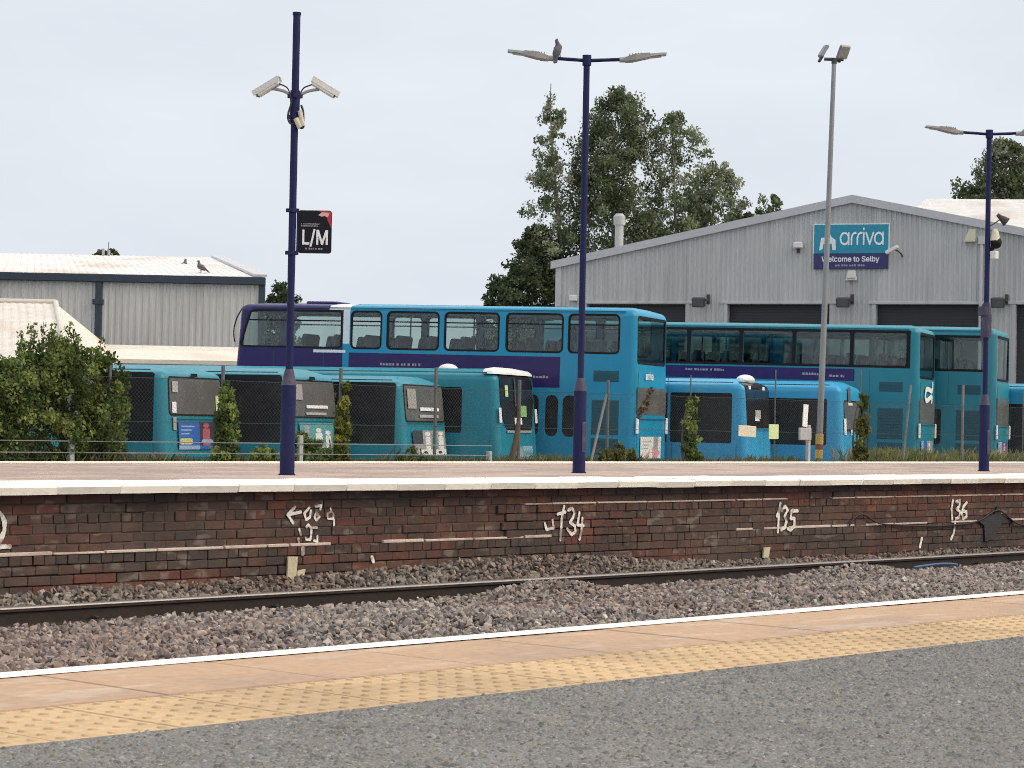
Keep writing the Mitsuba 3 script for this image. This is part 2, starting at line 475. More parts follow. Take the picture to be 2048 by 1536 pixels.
# ---- near platform
near = struct('near_platform', bx(X0 - 20, X1, -30, 4.655, -0.9, NEAR), 'asphalt', 'grey speckled asphalt platform in the foreground')
obj('substructure', bx(X0 - 20, X1, 4.655, 5.55, -0.9, NEAR - 0.07), 'joint_dark', near)
obj('front_wall', bx(X0 - 20, X1, 5.55, 5.70, -0.9, NEAR - 0.075), 'mortar', near)
rng = np.random.default_rng(15)
n_ = 30000
cx_ = np.c_[rng.uniform(0, 12, n_ * 3), rng.uniform(1.8, 4.64, n_ * 3)]
cx_ = cx_[(cx_[:, 0] > .66 * cx_[:, 1] - .3) & (cx_[:, 0] < 1.78 * cx_[:, 1] + .3)][:n_]
n_ = len(cx_)
oct_ = np.array([[1, 0, 0], [.3, .9, 0], [-.8, .6, 0], [-.9, -.5, 0], [.2, -1, 0], [.25, .15, .9], [-.35, -.1, .8]])
octf = np.array([[0, 1, 5], [1, 2, 5], [2, 6, 5], [2, 3, 6], [3, 4, 6], [4, 5, 6], [4, 0, 5]])
sz_ = rng.uniform(.0045, .0085, n_) * (1 + .5 * (rng.random(n_) < .12))
th_ = rng.uniform(0, 2 * math.pi, n_)
c_, s_ = np.cos(th_)[:, None], np.sin(th_)[:, None]
vx_ = np.stack([cx_[:, :1] + sz_[:, None] * (oct_[None, :, 0] * c_ - oct_[None, :, 1] * s_), cx_[:, 1:] + sz_[:, None] * (oct_[None, :, 0] * s_ + oct_[None, :, 1] * c_), NEAR - .0008 + oct_[None, :, 2] * sz_[:, None] * rng.uniform(.5, 1.0, (n_, 1))], -1)
tone_ = rng.choice([.13, .16, .19, .22, .25, .31], n_, p=[.10, .22, .30, .23, .12, .03])[:, None] * rng.uniform(.85, 1.15, (n_, 1)) * np.where(rng.random((n_, 1)) < .25, [[1.06, 1.0, .9]], [[.98, 1.0, 1.0]])
obj('stone_chip', trimesh.Trimesh(vx_.reshape(-1, 3), (octf[None] + np.arange(n_)[:, None, None] * 7).reshape(-1, 3), process=False), 'stone', near, color=np.repeat(tone_, 7, 0), kind='stuff')
slab = bx(0, 0.664, 5.222, 5.962, NEAR - 0.07, NEAR, 0.006)
line = plane(0.0, 0.664, 5.835, 5.957, NEAR + 0.004)
slab_ply, line_ply = mikit.ply(slab, 'tan_slab'), mikit.ply(line, 'white_line')
tile_m = [bx(0, 0.396, 4.662, 5.216, NEAR - 0.06, NEAR - 0.001, 0.004)]
dome = trimesh.creation.icosphere(1, 1.0)
for i in range(5):
    for j in range(7):
        c = m3.Manifold.cylinder(0.0055, 0.0155, 0.0105, 10).translate([0.038 + 0.08 * i, 4.70 + 0.08 * j, NEAR - 0.0015])
        tile_m.append(tm(c))
tile_ply = mikit.ply(cat(tile_m), 'tactile')
rng = np.random.default_rng(5)
x = 1.58
while x < 16:
    obj('coping_slab', None, 'tan_slab', near, T().translate([x, 0, float(rng.normal(0, 0.0012))]), shape=slab_ply)
    obj('edge_line', None, 'white_line', near, T().translate([x + 0.0, 0, 0.0]), shape=line_ply)
    x += 0.668
x = 1.84
i = 0
while x < 14:
    obj('tactile_tile', None, 'tactile', near, T().translate([x, 0, float(rng.normal(0, 0.001))]), shape=tile_ply)
    i += 1
    x += 0.4 if i % 2 else 0.406
obj('edge_strip', cat([bx(X0 - 20, 1.5, 4.66, 5.96, NEAR - 0.07, NEAR), bx(16.4, X1, 4.66, 5.96, NEAR - 0.07, NEAR)]), 'tan_slab', near)

# ---- far platform
far = struct('far_platform', bx(X0, X1 + 20, 16.85, 22.7, -0.9, FAR - 0.003), 'far_tarmac', 'pinkish grey tarmac platform across the track')
rng = np.random.default_rng(8)
xs = 9.74
variants = []
for k in range(4):
    m = m3.Manifold.hull_points(np.array([[a, b, c] for a in (0, 0.661) for b, c in ((15.965 + 0.012 * (k % 2), FAR - 0.084), (15.95, FAR - 0.022), (15.972, FAR - 0.001 * k), (16.86, FAR + 0.002), (16.86, FAR - 0.084))]))
    variants.append(mikit.ply(tm(m), 'coping'))
i = 0
while xs < 40:
    obj('coping_slab', None, 'coping', far, T().translate([xs, float(rng.normal(0, 0.004)), float(rng.normal(0, 0.0025))]), shape=variants[i % 4])
    xs += 0.673
    i += 1
obj('kerb_strip', bx(X0, X1, 22.70, 22.78, FAR - 0.2, FAR + 0.02, 0.006), 'coping', far)

# ---- brick wall of the far platform
WY = 16.15
wall = thing('platform_wall', 'soot-stained red brick platform wall with painted white numerals beside the track', 'wall')
obj('mortar', bx(X0, X1, WY + 0.012, WY + 0.65, -0.9, 0.851), 'mortar', wall)
rng = np.random.default_rng(11)
CH = 0.0868
bricks = []
for c in range(11):
    z1 = 0.848 - c * CH
    z0 = z1 - CH + 0.008
    x = 9.2 + (0.12 if c % 2 else 0.0) + rng.uniform(-0.03, 0.03)
    header = (c % 4 == 2)
    while x < 34:
        L = (0.112 if header else 0.228) + rng.normal(0, 0.004)
        upper = x > 17.36 and 2 <= c <= 6
        lower = c >= 6
        proud = 0.028 if (lower or upper) else 0.0
        if c == 0:
            proud = 0.012
        bricks.append((x, z0 + rng.normal(0, 0.0012), L, z1 - z0, proud + rng.normal(0, 0.003) + (0.012 * rng.random() ** 6), c))
        x += L + 0.008
base_px = [(-1) for _ in bricks]
# those that show largest, as parts: the nearest (leftmost) ones; the rest one part
order = [i for i, b in enumerate(bricks) if 10.9 < b[0] < 28.5 and b[1] > 0.0]
order.sort(key=lambda i: -bricks[i][2] / (bricks[i][0] ** 1.6))
own = set(order[:300])
groupm = {k: [] for k in range(6)}


def brick_tone(x, c, r):
    t = meshkit.fbm(np.array([[x * 0.9, c * 0.33, 2.0]]), 3, 9)[0] + 0.20 * (r - 0.5)
    if c >= 6:
        t += 0.16
    t += 0.04 * (c <= 1)
    return 3 if t < 0.28 else 0 if t < 0.42 else 1 if t < 0.53 else 2 if t < 0.62 else 4 if t < 0.74 else 5


bevels = {}
for i, (x, z, L, h, pr, c) in enumerate(bricks):
    k = brick_tone(x, c, rng.random())
    if i in own:
        key = (round(L, 2), i % 3)
        if key not in bevels:
            m = bx(0, key[0], 0, 0.10, 0, CH - 0.0105, 0.005)
            m.vertices += np.random.default_rng(len(bevels)).normal(0, 0.0016, m.vertices.shape)
            bevels[key] = mikit.ply(m, 'mortar')
        obj('brick', None, BRICKS[k], wall, T().translate([float(x), float(WY - pr), float(z)]), shape=bevels[key])
    else:
        groupm[k].append(bx(x, x + L, WY - pr, WY - pr + 0.10, z, z + h, 0.0))
for k, ms in groupm.items():
    obj('brickwork', cat(ms), BRICKS[k], wall, kind='stuff')
# ledges on top of the projecting courses, caught light painted into their pale colour
rng = np.random.default_rng(21)
x = 9.0
while x < 34:
    L = rng.uniform(0.25, 0.9)
    if rng.random() < 0.9 and not 18.25 < x < 19.6:
        obj('ledge_mortar', bx(x, x + L, WY - 0.036 - rng.uniform(0, 0.01), WY + 0.02, 0.848 - 6 * CH + 0.002, 0.848 - 6 * CH + 0.020 + rng.uniform(0, 0.014), 0.005), 'lit_ledge_mortar', wall)
    if 17.4 < x < 33 and rng.random() < 0.93:
        obj('ledge_mortar', bx(x, x + L, WY - 0.036 - rng.uniform(0, 0.01), WY + 0.02, 0.848 - 2 * CH + 0.002, 0.848 - 2 * CH + 0.016 + rng.uniform(0, 0.008), 0.005), 'lit_ledge_mortar', wall)
    x += L + rng.uniform(0.0, 0.05)


def strokes(lines, w=0.028):
    from shapely.ops import unary_union
    r_ = np.random.default_rng(int(abs(lines[0][0][0]) * 1000))
    g = []
    for l in lines:
        ls = LineString(l)
        q = [ls.interpolate(t) for t in np.linspace(0, ls.length, max(3, int(ls.length / .009)))]
        wd = w / 2 * (.55 + .8 * meshkit.fbm(np.array([[i * .28 + r_.random() * .4, l[0][0] * 9, l[0][1] * 9] for i in range(len(q))]), 3, 4))
        g += [p.buffer(float(b), quad_segs=3) for p, b in zip(q, wd)]
    g = unary_union(g).simplify(.0015)
    return tm(prism(g, 'y', 0, 0.0015))


PAINT_Y = WY - 0.050
def numeral(name, lines, label, w=0.028):
    proud = any(X > 17.2 or z < .34 for l in lines for X, z in l)
    y = WY - (.041 if proud else .014)
    k = y / 15.97
    lines = [[(X * k, 1.555 + (z - 1.555) * k) for X, z in l] for l in lines]
    obj(name, strokes(lines, w), 'wall_paint', wall, T().translate([0, y, 0]), label=label)


numeral('painted_numeral', [[(10.98, .58), (11.05, .70), (11.15, .73), (11.21, .69), (11.24, .63), (11.24, .56), (11.2, .47), (11.1, .43), (11.30, .425)]], 'white painted figure 2 at the left end of the wall', 0.045)
numeral('painted_arrow', [[(14.47, .71), (14.38, .64), (14.45, .56)], [(14.39, .64), (14.54, .66)]], 'white painted arrow pointing left', 0.035)
numeral('painted_numeral', [[(14.65, .70), (14.59, .65), (14.61, .59)], [(14.67, .67), (14.66, .61), (14.62, .59)], [(14.74, .65), (14.72, .61), (14.74, .58), (14.78, .61), (14.74, .65)], [(14.73, .71), (14.80, .72), (14.79, .68)]], 'worn white painted figures beside the arrow', 0.03)
numeral('painted_numeral', [[(14.92, .69), (14.93, .66), (14.88, .64), (14.89, .59), (14.96, .59), (14.96, .64), (14.93, .66)], [(14.97, .58), (14.97, .53)]], 'worn white painted figure 9', 0.022)
numeral('painted_numeral', [[(14.62, .52), (14.64, .54), (14.68, .51), (14.75, .51)], [(14.68, .51), (14.68, .44)], [(14.68, .44), (14.67, .40), (14.62, .40), (14.61, .42)], [(14.76, .43), (14.76, .38), (14.72, .39)], [(14.53, .50), (14.55, .45)], [(14.52, .41), (14.53, .36)]], 'half worn painted figures below the arrow', 0.026)
numeral('painted_numeral', [[(18.28, .66), (18.25, .55), (18.23, .31)], [(18.18, .58), (18.30, .60)], [(18.35, .62), (18.41, .64), (18.45, .59), (18.42, .53), (18.38, .49), (18.46, .45), (18.47, .39), (18.41, .36), (18.34, .42)], [(18.53, .59), (18.50, .46), (18.60, .45)], [(18.58, .53), (18.57, .40), (18.54, .31)]], 'white painted number 134', 0.036)
numeral('painted_numeral', [[(22.15, .64), (22.13, .55), (22.11, .31)], [(22.09, .50), (22.15, .60)], [(22.18, .56), (22.25, .61), (22.30, .56), (22.24, .49), (22.28, .43), (22.25, .36), (22.18, .33)], [(22.50, .55), (22.38, .55), (22.36, .46), (22.44, .46), (22.44, .37), (22.36, .32), (22.31, .34)]], 'white painted number 135', 0.045)
numeral('painted_numeral', [[(25.96, .63), (25.93, .53), (25.95, .39)], [(26.04, .61), (26.13, .63), (26.12, .55), (26.05, .52), (26.14, .48), (26.11, .41), (26.04, .39)], [(26.30, .60), (26.21, .54), (26.18, .46), (26.22, .39), (26.30, .41), (26.30, .48), (26.20, .49)], [(26.02, .35), (26.0, .21), (25.93, .13)]], 'white painted number 136', 0.045)
numeral('paint_drip', [[(14.58, .32), (14.58, .27)], [(25.23, .15), (25.19, .05)], [(15.48, .21), (15.50, .17)]], None, 0.05)
numeral('paint_smear', [[(17.98, .49), (18.01, .42), (18.12, .44), (18.10, .52)]], None, 0.035)
for name, pts, lab in [('datum_plate', [(14.50, .24), (14.62, .235), (14.60, .01), (14.49, .01)], 'cream datum plate at the foot of the wall'),
                       ('datum_plate', [(14.62, .10), (14.72, .115), (14.70, .03), (14.61, .01)], 'small broken cream plate leaning at the foot of the wall'),
                       ('datum_plate', [(22.0, .12), (22.12, .12), (22.09, .0), (21.98, .0)], 'small cream plate low on the wall under number 135')]:
    obj(name, tm(prism(Polygon(pts), 'y', PAINT_Y - 0.02, PAINT_Y + 0.0)), 'cream_plate', wall, label=lab)
k = thing('lineside_cable', 'black cable looping along the brick wall near number 136', 'cable')
scene[k] = mikit.ply(tube(smooth_path([(23.75, PAINT_Y - .02, .34), (23.85, PAINT_Y - .03, .44), (24.02, PAINT_Y - .03, .48), (24.25, PAINT_Y - .03, .40), (24.7, PAINT_Y - .03, .335), (25.4, PAINT_Y - .02, .305), (26.4, PAINT_Y - .02, .31), (26.9, PAINT_Y - .03, .38), (27.28, PAINT_Y - .03, .48), (27.6, PAINT_Y - .03, .35), (28.4, PAINT_Y - .02, .30), (30, PAINT_Y - .02, .33)]), 0.012, 6), 'black_cable', smooth=True)
k = thing('rubber_sheet', 'black draped rubber sheet on the wall right of number 136', 'sheet')
scene[k] = mikit.ply(tm(prism(Polygon([(26.82, .33), (27.05, .40), (27.22, .43), (27.28, .53), (27.34, .44), (27.55, .37), (27.72, .31), (27.4, .30), (27.2, .10), (26.98, .06), (26.95, .28)]), 'y', PAINT_Y - 0.012, PAINT_Y + 0.012)), 'black_cable')

# ---- rail
rail = thing('running_rail', 'dark steel running rail with a polished top in front of the brick wall', 'rail')
prof = Polygon([(-.035, -.012), (-.028, 0), (.03, 0), (.035, -.006), (.035, -.036), (.01, -.05), (.01, -.135), (.07, -.148), (.07, -.159), (-.07, -.159), (-.07, -.148), (-.01, -.135), (-.01, -.05), (-.035, -.036)])
RY = 15.2
obj('web', tm(prism(affinity.translate(prof, RY, 0), 'x', X0, X1)), 'rail_side', rail)
obj('running_surface', tm(prism(Polygon([(RY - .0358, -.013), (RY - .034, -.006), (RY - .029, -.0005), (RY - .022, .002), (RY + .028, .003), (RY + .028, .0005), (RY - .02, .0005), (RY - .031, -.006), (RY - .0348, -.013)]), 'x', X0, X1)), 'rail_top', rail, smooth=40)
rng = np.random.default_rng(4)
for i in range(12):
    xx = 9.6 + i * 1.95
    obj('rail_clip', cat([bx(xx - .06, xx + .06, RY - .17, RY - .05, -.165, -.125, .01), bx(xx - .02, xx + .02, RY - .11, RY - .03, -.13, -.10, .008)]), 'rail_side', rail)
k = thing('plastic_strip', 'blue plastic strip lying by the rail at the right', 'strip')
scene[k] = mikit.ply(tube(smooth_path([(23.5, 14.98, -.10), (23.8, 14.98, -.085), (24.2, 14.99, -.08), (24.5, 15.0, -.10)]), 0.016, 6), 'blue_plastic', smooth=True)


# ---- ballast
def ballast_z(x, y):
    z = np.full_like(x, -0.150)
    z += 0.145 * np.exp(-((x - 16.75) / .75) ** 2 - ((y - 14.75) / .35) ** 2)
    z += 0.125 * np.exp(-((x - 22.0) / .8) ** 2 - ((y - 14.75) / .4) ** 2)
    z += 0.035 * np.exp(-((x - 19.2) / 1.2) ** 2 - ((y - 14.7) / .35) ** 2)
    z += 0.04 * np.exp(-((x - 26.5) / 1.5) ** 2 - ((y - 14.7) / .35) ** 2)
    z += 0.08 * np.clip((14.5 - y) / 1.6, 0, 1)
    n = meshkit.fbm(np.stack([x * 0.8, y * 1.1, x * 0], -1), 4, 3) - 0.5
    z += n * np.where(y < 14.4, 0.16, 0.05)
    beyond = np.clip((y - 15.3) / 0.7, 0, 1)
    z = np.where(y > 15.2, -0.115 + beyond * (0.13 + 0.11 * np.exp(-((x - 17.5) / 2.0) ** 2) - 0.07 * np.clip((x - 19) / 5, 0, 1)) + n * 0.08, z)
    return z


def ballast():
    rng = np.random.default_rng(77)
    base = []
    for k in range(14):
        p = rng.normal(size=(11, 3))
        p /= np.linalg.norm(p, axis=1, keepdims=True)
        p *= rng.uniform(0.75, 1.15, (11, 1)) * np.array([1.0, 0.8, 0.62])
        m = tm(m3.Manifold.hull_points(p))
        base.append((np.array(m.vertices), np.array(m.faces)))
    pts = []
    for y0, y1, sp in ((7.0, 10.6, 0.085), (10.6, 15.12, 0.048), (15.28, 16.14, 0.050)):
        gx, gy = np.meshgrid(np.arange(4.0, 40, sp), np.arange(y0, y1, sp))
        p = np.stack([gx.ravel(), gy.ravel()], 1) + rng.uniform(-.5, .5, (gx.size, 2)) * sp
        keep = (p[:, 0] > p[:, 1] * 0.66 - 1.0) & (p[:, 0] < p[:, 1] * 1.80 + 3.0) & (p[:, 1] < 16.12) & ~((p[:, 1] > 15.1) & (p[:, 1] < 15.29))
        p = p[keep]
        far_ = np.hypot(p[:, 0], p[:, 1])
        keep = rng.random(len(p)) < np.clip(1.25 - far_ / 70, 0.5, 1)
        pts.append(p[keep])
    pts = np.vstack(pts)
    n = len(pts)
    z = ballast_z(pts[:, 0], pts[:, 1])
    size = (0.021 + 0.026 * rng.random(n) ** 1.3 + 0.016 * (rng.random(n) < .10)) * np.where(pts[:, 1] < 10.6, 1.5, 1)
    q = rng.normal(size=(n, 4))
    q /= np.linalg.norm(q, axis=1, keepdims=True)
    w, a, b, c = q.T
    Rm = np.stack([np.stack([1 - 2 * (b * b + c * c), 2 * (a * b - c * w), 2 * (a * c + b * w)], -1),
                   np.stack([2 * (a * b + c * w), 1 - 2 * (a * a + c * c), 2 * (b * c - a * w)], -1),
                   np.stack([2 * (a * c - b * w), 2 * (b * c + a * w), 1 - 2 * (a * a + b * b)], -1)], -2)
    tones = np.array([[.31, .275, .255], [.25, .222, .212], [.37, .325, .295], [.19, .167, .158], [.32, .26, .215], [.29, .272, .262], [.46, .415, .375], [.13, .115, .11]])
    pick = rng.choice(len(tones), n, p=[.22, .2, .14, .14, .1, .11, .04, .05])
    col = tones[pick] * rng.uniform(.75, 1.2, (n, 1))
    rusty = meshkit.fbm(np.stack([pts[:, 0] * .5, pts[:, 1] * .5, pts[:, 0] * 0], -1), 3, 8)
    col *= 1 - 0.22 * np.clip((rusty[:, None] - .4) * 3, 0, 1) * np.array([.5, .9, 1.0])
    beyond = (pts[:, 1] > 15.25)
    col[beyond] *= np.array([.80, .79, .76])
    V, F, Cc, off = [], [], [], 0
    which = rng.integers(0, len(base), n)
    for k, (bv, bf) in enumerate(base):
        s = np.nonzero(which == k)[0]
        v = np.einsum('nij,vj->nvi', Rm[s], bv) * size[s, None, None]
        v += np.stack([pts[s, 0], pts[s, 1], z[s] + rng.uniform(-.02, .022, len(s))], 1)[:, None]
        f = bf[None] + (np.arange(len(s)) * len(bv))[:, None, None] + off
        V.append(v.reshape(-1, 3)); F.append(f.reshape(-1, 3)); Cc.append(np.repeat(col[s], len(bv), 0))
        off += len(s) * len(bv)
    return trimesh.Trimesh(np.vstack(V), np.vstack(F), process=False), np.vstack(Cc)


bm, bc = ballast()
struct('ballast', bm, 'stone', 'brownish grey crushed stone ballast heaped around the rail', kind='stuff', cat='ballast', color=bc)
gx, gy = np.meshgrid(np.linspace(X0, 40, 240), np.linspace(6.2, 16.16, 110), indexing='ij')
gz = ballast_z(gx.ravel(), gy.ravel()) - 0.035
gz = np.where((gy.ravel() > 15.08) & (gy.ravel() < 15.33), -0.162, gz)
gi = np.arange(240 * 110).reshape(240, 110)
gq = np.stack([gi[:-1, :-1], gi[1:, :-1], gi[1:, 1:], gi[:-1, 1:]], -1).reshape(-1, 4)
struct('ballast_bed', trimesh.Trimesh(np.c_[gx.ravel(), gy.ravel(), gz], np.vstack([gq[:, [0, 1, 2]], gq[:, [0, 2, 3]]]), process=False), 'bed', 'packed dark fines under the loose ballast stones', smooth=True)

# ================================================================== PLATFORM COLUMNS
LEAN = 0.0


def column(x, y, top, base_top=1.93, r0=0.078, r1=0.039, cone=0.16):
    return {
        'base': cat([cyl((x, y, FAR - 0.02), (x, y, base_top), r0, n=24), cyl((x, y, FAR - 0.01), (x, y, FAR + 0.010), r0 + 0.012, n=24)]),
        'collar': cyl((x, y, base_top), (x, y, base_top + cone), r0 + .004, r1 + 0.006, 24),
        'shaft': cat([cyl((x, y, base_top + cone), (x, y, top), r1, n=20), cyl((x, y, top), (x, y, top + 0.03), r1 + 0.006, n=20)]),
    }


# CCTV pole
px_, py_ = 16.32, 18.15
cp = thing('camera_pole', 'tall dark blue pole with a black sign and two white cameras, on the left', 'pole')
c = column(px_, py_, 5.80, base_top=1.88, cone=0.17)
obj('base', c['base'], 'navy', cp, smooth=30)
obj('collar', c['collar'], 'navy_worn', cp, smooth=30)
obj('shaft', c['shaft'], 'navy', cp, smooth=30)
obj('clamp', cat([cyl((px_, py_, 4.66), (px_, py_, 5.0), 0.052, n=20), bx(px_ - .055, px_ + .055, py_ - .06, py_ + .06, 4.70, 4.74), bx(px_ - .055, px_ + .055, py_ - .06, py_ + .06, 4.92, 4.96)]), 'navy', cp, smooth=30)
obj('sign_bracket', cat([bx(px_ - .05, px_ + .05, py_ - .05, py_ + .05, 3.26, 3.30), bx(px_ - .05, px_ + .05, py_ - .05, py_ + .05, 3.71, 3.75), cyl((px_ + RGT[0] * .055, py_ + RGT[1] * .055, 3.28), (px_ + RGT[0] * .055, py_ + RGT[1] * .055, 3.73), .010, n=8)]), 'navy', cp)


def rot_about(mesh, deg, axis, at):
    return rot(mesh, deg, axis, at)


AZ = math.degrees(math.atan2(RGT[1], RGT[0]))      # the direction square to the line of sight


def cctv(side, label):
    """A long white housing with a sunshield, nose down, on a curved arm; built along +x, then turned."""
    k = thing('security_camera', label, 'security camera')
    L = 0.40
    ax, az = 0.27, 5.14                       # tail above the arm's end
    body = [bx(0, L - .03, -.055, .055, -.06, .045, .012)]
    hood = [bx(-.03, L + .03, -.062, .062, .047, .062, .006), bx(-.03, L + .03, -.064, -.056, -.02, .05), bx(-.03, L + .03, .056, .064, -.02, .05)]
    front = [bx(L - .03, L - .012, -.048, .048, -.052, .042)]
    arm = [tube(smooth_path([(.05, 0, 4.86), (.10, 0, 4.95), (.20, 0, 5.0), (.36, 0, 5.03)]), 0.022, 10), bx(.33, .42, -.03, .03, 5.02, 5.09, .006)]
    cable = [tube(smooth_path([(.06, .02, 4.74), (.07, .02, 4.92), (.14, .02, 5.05), (.24, .02, 5.09), (.28, .01, 5.12)]), 0.010, 8)]
    tilt = trimesh.transformations.rotation_matrix(math.radians(27), [0, 1, 0])
    tr = trimesh.transformations.translation_matrix([ax, 0, az])
    turn = trimesh.transformations.rotation_matrix(math.radians(AZ + (0 if side > 0 else 180) + (8 if side > 0 else -14)), [0, 0, 1])
    tp = trimesh.transformations.translation_matrix([px_, py_, 0])
    piv = trimesh.transformations.translation_matrix([0, 0, 5.0])
    tp = tp @ piv @ np.diag([.70, .70, .78, 1.0]) @ trimesh.transformations.translation_matrix([0, 0, -5.0])
    for name, ms, mat in (('housing', body, 'white_plastic'), ('sunshield', hood, 'white_plastic'), ('front_glass', front, 'grey_dark')):
        m = cat(ms); m.apply_transform(tp @ turn @ tr @ tilt); obj(name, m, mat, k)
    for name, ms, mat in (('arm', arm, 'lamp_grey'), ('cable', cable, 'black_cable')):
        m = cat(ms); m.apply_transform(tp @ turn); obj(name, m, mat, k, smooth=40)


cctv(-1, 'white box security camera on the left side of the left pole, pointing down left')
cctv(1, 'white box security camera on the right side of the left pole, pointing down right')
k = thing('cable_connector', 'pale connector and looped cable strapped to the camera pole', 'connector')
R3 = lambda r, z, f=0.0: (px_ + RGT[0] * r - FWD[0] * (0.05 + f), py_ + RGT[1] * r - FWD[1] * (0.05 + f), z)
obj('connector', cat([cyl(R3(.06, 4.78), R3(.095, 4.62), 0.026, n=12), cyl(R3(.02, 4.70), R3(.065, 4.60), .03, n=12)]), 'cream_plastic', k, smooth=40)
obj('cable', cat([tube(smooth_path([R3(.07, 4.84), R3(.095, 4.75), R3(.10, 4.66), R3(.09, 4.60), R3(.07, 4.60), R3(.07, 4.64)]), .012, 8), tube(smooth_path([R3(-.06, 4.96), R3(-.065, 4.74), R3(-.06, 4.68), R3(-.03, 4.64), R3(0, 4.65)]), .011, 8)]), 'black_cable', k, smooth=True)

# stop sign board L/M, a flat board square to the view from the other platform
k = thing('platform_sign', 'black platform sign reading L/M with a red corner, fixed to the camera pole', 'sign')
SW, SH = 0.355, 0.455
sg = rrect(0, SW, 0, SH, 0.03)
A4 = T().translate([px_ + RGT[0] * 0.062, py_ + RGT[1] * 0.062, 3.28]).rotate([0, 0, 1], AZ)
obj('board', tm(prism(sg, 'y', 0, 0.014)), 'sign_black', k, A4)
tri = sg.intersection(Polygon([(0.20, SH), (SW, SH), (SW, 0.25), (0.31, 0.34), (0.29, 0.40)])).buffer(-0.004)
obj('red_corner', tm(prism(tri, 'y', -0.003, 0.0)), 'sign_red', k, A4)
obj('emblem', tm(prism(Polygon([(.21, .405), (.25, .437), (.33, .428), (.31, .385), (.275, .398), (.25, .388)]), 'y', -0.005, -0.002)), 'sign_pink', k, A4)


def lettering(text, h, x, z, w=None, y=-0.0035, bold=False, depth=0.0035):
    m = text_on(text, h, depth, bold)
    if w:
        m.apply_scale([w / m.bounds[1][0], 1, 1])
    m.apply_transform(np.array([[1, 0, 0, x], [0, 0, 1, y], [0, 1, 0, z], [0, 0, 0, 1.0]]))
    m.invert()
    return m


obj('lettering', lettering('L/M', 0.15, 0.032, 0.095, 0.285, bold=True), 'sign_white', k, A4)
rng = np.random.default_rng(3)


def dashes(x0, x1, z, h, rng):
    ms, x = [], x0
    while x < x1:
        w = rng.uniform(.6, 1.1) * h
        ms.append(bx(x, min(x + w, x1), -0.003, 0, z, z + h * rng.uniform(.7, 1)))
        x += w + h * (.35 if rng.random() < .8 else .9)
    return cat(ms)


obj('small_print', cat([dashes(.03, .23, .305, .014, rng), dashes(.03, .21, .283, .014, rng), dashes(.08, .17, .040, .019, rng), dashes(.185, .26, .040, .019, rng)]), 'sign_grey', k, A4)


def lamp_column(x, y, top, label, group, arm_len=0.62, droop=3):
    k = thing('lamp_column', label, 'lamp post', group)
    c = column(x, y, top)
    obj('base', c['base'], 'navy', k, smooth=30)
    obj('collar', c['collar'], 'navy_worn', k, smooth=30)
    obj('shaft', cat([c['shaft'], cyl((x, y, top - .09), (x, y, top + .035), .055, n=20)]), 'navy', k, smooth=30)
    obj('door', bx(x - .04, x + .04, y - .082, y - .070, FAR + .25, FAR + .62, .004), 'navy_worn', k)
    for s in (1, -1):
        turn = trimesh.transformations.rotation_matrix(math.radians(AZ + (0 if s > 0 else 180)), [0, 0, 1])
        tilt = trimesh.transformations.rotation_matrix(math.radians(-droop), [0, 1, 0])
        tp = trimesh.transformations.translation_matrix([x, y, top - 0.03])
        M = tp @ turn @ tilt
        arm = cyl((0.03, 0, 0), (arm_len - .1, 0, 0), 0.022, n=12)
        arm.apply_transform(M)
        obj('arm', arm, 'navy', k, smooth=40)
        sp = cat([cyl((arm_len - .12, 0, -.004), (arm_len - .02, 0, -.004), .034, n=14), bx(arm_len - .06, arm_len + .06, -.045, .045, -.04, .026, .012)])
        sp.apply_transform(M)
        lk = obj('spigot', sp, 'lamp_grey', k, smooth=30)
        body = tm(m3.Manifold.hull_points(np.array([[arm_len - .04, s2 * .06, z] for s2 in (-1, 1) for z in (-.03, .035)] + [[arm_len + .12, s2 * .13, z] for s2 in (-1, 1) for z in (-.035, .06)] + [[arm_len + .34, s2 * .12, z] for s2 in (-1, 1) for z in (-.01, .055)])))
        vis = tm(m3.Manifold.hull_points(np.array([[arm_len + .20, s2 * .11, z] for s2 in (-1, 1) for z in (-.005, .05)] + [[arm_len + .60, s2 * .10, z] for s2 in (-1, 1) for z in (.006, .034)])))
        fins = cat([bx(arm_len + .02 + .045 * i, arm_len + .035 + .045 * i, -.09, .09, .05, .075) for i in range(5)])
        lens = bx(arm_len + .10, arm_len + .52, -.085, .085, -.012, -.004)
        small = trimesh.transformations.scale_matrix(.78, [arm_len - .06, 0, 0])
        for nm, mm, mat in (('lamp_head', cat([body, fins]), 'lamp_grey'), ('visor', vis, 'lamp_lens'), ('lens', lens, 'lamp_lens')):
            rr_ = trimesh.transformations.rotation_matrix(math.radians(-4), [0, 1, 0], [arm_len, 0, 0])
            mm.apply_transform(M @ rr_ @ small)
            obj(nm, mm, mat, k, smooth=25)
    return k


lamp_column(21.24, 18.33, 6.0, 'dark blue lamp post with two flat lamp heads and a pigeon, in the middle of the far platform', 'lamp posts on the far platform', arm_len=.52)
p4 = lamp_column(30.44, 18.2, 6.06, 'dark blue lamp post with loudspeaker and dome camera, at the right of the far platform', 'lamp posts on the far platform', arm_len=.52)
# fittings on the right-hand post
X4, Y4 = 30.44, 18.2


def W4(r, z, f=0.0):
    return np.array([X4 + RGT[0] * r + FWD[0] * f, Y4 + RGT[1] * r + FWD[1] * f, z])


